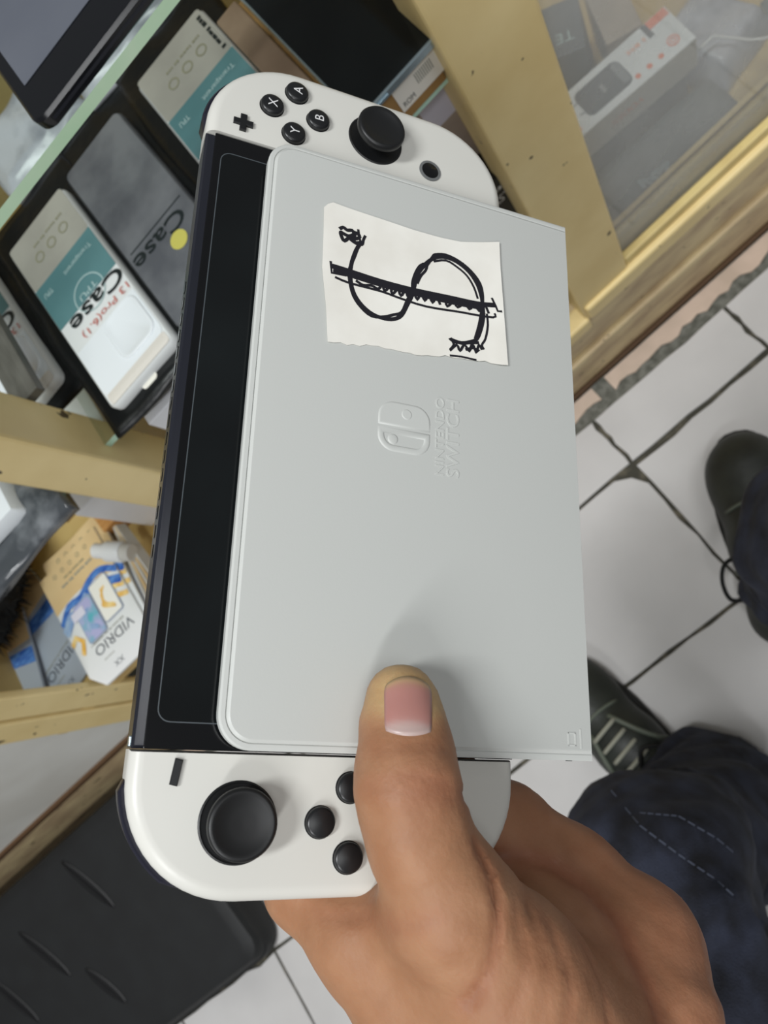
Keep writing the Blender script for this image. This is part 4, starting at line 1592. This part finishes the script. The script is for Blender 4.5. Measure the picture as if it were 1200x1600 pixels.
HEM = .055
LEGS = {'left': [(-.175, -.155, .03, .080), (-.180, -.158, .20, .070), (-.190, -.125, .40, .068), (-.198, -.130, .45, .070), (-.232, -.30, .49, .080), (-.26, -.50, .52, .090)],
        'right': [(.078, -.020, .03, .064), (.080, -.018, .20, .064), (.088, -.004, .40, .066), (.098, -.03, .46, .07), (.10, -.30, .50, .088), (.10, -.50, .52, .095)]}
for side, ch in LEGS.items():
    f_ = leg_field(ch)
    xs = [c[0] for c in ch]
    ys = [c[1] for c in ch]
    V_, F_ = nets(f_, (min(xs) - .13, min(ys) - .12, .04), (max(xs) + .13, max(ys) + .13, .64), .0065)
    G_ = field_grad(f_, V_, .004)
    o = link('trouser_leg', np_mesh('trouser_leg', V_, F_), M['denim'], person, True)
    o['label'] = 'dark denim trouser leg, %s leg' % side
    # stitched seam laid along the leg
    sl_ = SEAMS[side]
    for line in sl_:
        mb = MB()
        P = []
        for a, b in zip(line[:-1], line[1:]):
            n = max(2, int(math.dist(a, b) / .006))
            P += [tuple(a[k] + (b[k] - a[k]) * i / n for k in range(3)) for i in range(n)]
        P = np.array(P)
        c_ = np.array([0, 0, H])
        dr = P - c_
        dr /= np.linalg.norm(dr, axis=1)[:, None]
        q = c_ + dr * .35
        for _ in range(60):
            q = q + dr * f_(q.astype(np.float32))[:, None] * .7
        ok = np.abs(f_(q.astype(np.float32))) < .003
        run = q[ok]
        for i in range(0, len(run) - 2, 1):
            if np.linalg.norm(run[i] - run[i + 1]) < .02:
                m_ = run[i] + (run[i + 1] - run[i]) * .72
                mb.tube([run[i], m_], .0006, 5)
        if mb.v:
            mb.obj('seam_stitching', M['denim_seam'], o)


# shoes: built pointing +y, heel at origin
def shoe(side, heel, ang):
    t = empty('shoe', (heel[0], heel[1], 0), ang)
    t.parent = person
    t['label'] = 'black low lace-up shoe, %s foot' % side

    def f_up(P):
        d = seg_sdf(P, (0, .045, .045), (0, .13, .045), .036, .040)
        d = smin(d, seg_sdf(P, (0, .13, .042), (.0, .225, .030), .041, .037), .02)
        d = smin(d, ell_sdf(P, (0, .215, .028), (.050, .062, .034)), .02)
        d = smin(d, seg_sdf(P, (0, .045, .05), (0, .06, .095), .034, .034), .03)
        return np.maximum(d, .012 - P[:, 2])
    V_, F_ = nets(f_up, (-.07, -.02, .0), (.07, .30, .145), .0045)
    link('upper', np_mesh('upper', V_, F_), M['shoe_leather'], t, True)
    n = 40
    out = []
    for k in range(n):
        a = 2 * math.pi * k / n
        y = .138 + .145 * math.sin(a)
        wd = .036 + .017 * (1 / (1 + math.exp(-(y - .13) * 30)))
        x = wd * math.copysign(abs(math.cos(a)) ** .75, math.cos(a))
        out.append((x, y))
    mb = MB()
    mb.slab(out, [(.004, .0003), (0, .004), (0, .016), (.003, .019)])
    mb.obj('sole', M['shoe_sole'], t, True, sharp=40)

    def up_pt(x, y):
        z = .2
        p = np.array([[x, y, z]], np.float32)
        for _ in range(50):
            p[0, 2] -= .7 * float(f_up(p)[0])
        return p[0]
    tr = MB()
    for sx in (-1, 1):
        tr.tube([up_pt(sx * (.017 + .004 * k), .10 + .012 * (6 - k)) + np.array([0, 0, .001]) for k in range(7)], .0032, 8)
    tr.tube([up_pt(x, .184 - 6 * x * x) + np.array([0, 0, .0006]) for x in np.linspace(-.036, .036, 11)], .0022, 8)
    tr.obj('trim', M['shoe_trim'], t, True)
    lc = MB()
    for k in range(4):
        y = .112 + .017 * k
        lc.tube([up_pt(x, y + .02 * x) + np.array([0, 0, .003]) for x in np.linspace(-.020, .020, 7)], .0028, 8)
    lc.obj('laces', M['lace_light'], t, True)
    lp = MB()

    def curve(pts):
        o_c = []
        for i in range(len(pts) - 1):
            a = np.array(pts[max(i - 1, 0)]); b = np.array(pts[i]); c = np.array(pts[i + 1]); d = np.array(pts[min(i + 2, len(pts) - 1)])
            for t_ in (0, .25, .5, .75):
                o_c.append(.5 * (2 * b + (c - a) * t_ + (2 * a - 5 * b + 4 * c - d) * t_ ** 2 + (3 * b - a - 3 * c + d) * t_ ** 3))
        return o_c + [np.array(pts[-1])]
    b_ = up_pt(-.012, .105)
    lp.tube([b_ + v_ for v_ in curve(((0, 0, .006), (-.02, .012, .012), (-.040, .008, .006), (-.048, -.012, -.004), (-.044, -.034, -.012), (-.026, -.038, -.004)))], .0026, 8)
    lp.tube([b_ + v_ for v_ in curve(((.012, 0, .006), (.03, .012, .012), (.046, .0, .006), (.05, -.020, -.002), (.036, -.03, .0)))], .0026, 8)
    lp.obj('lace_bow', M['lace_black'], t, True)
    return t


shoe('right', (.013, -.078), -math.atan2(.46, .89))
shoe('left', (-.194, -.183), math.atan2(.20, .98))
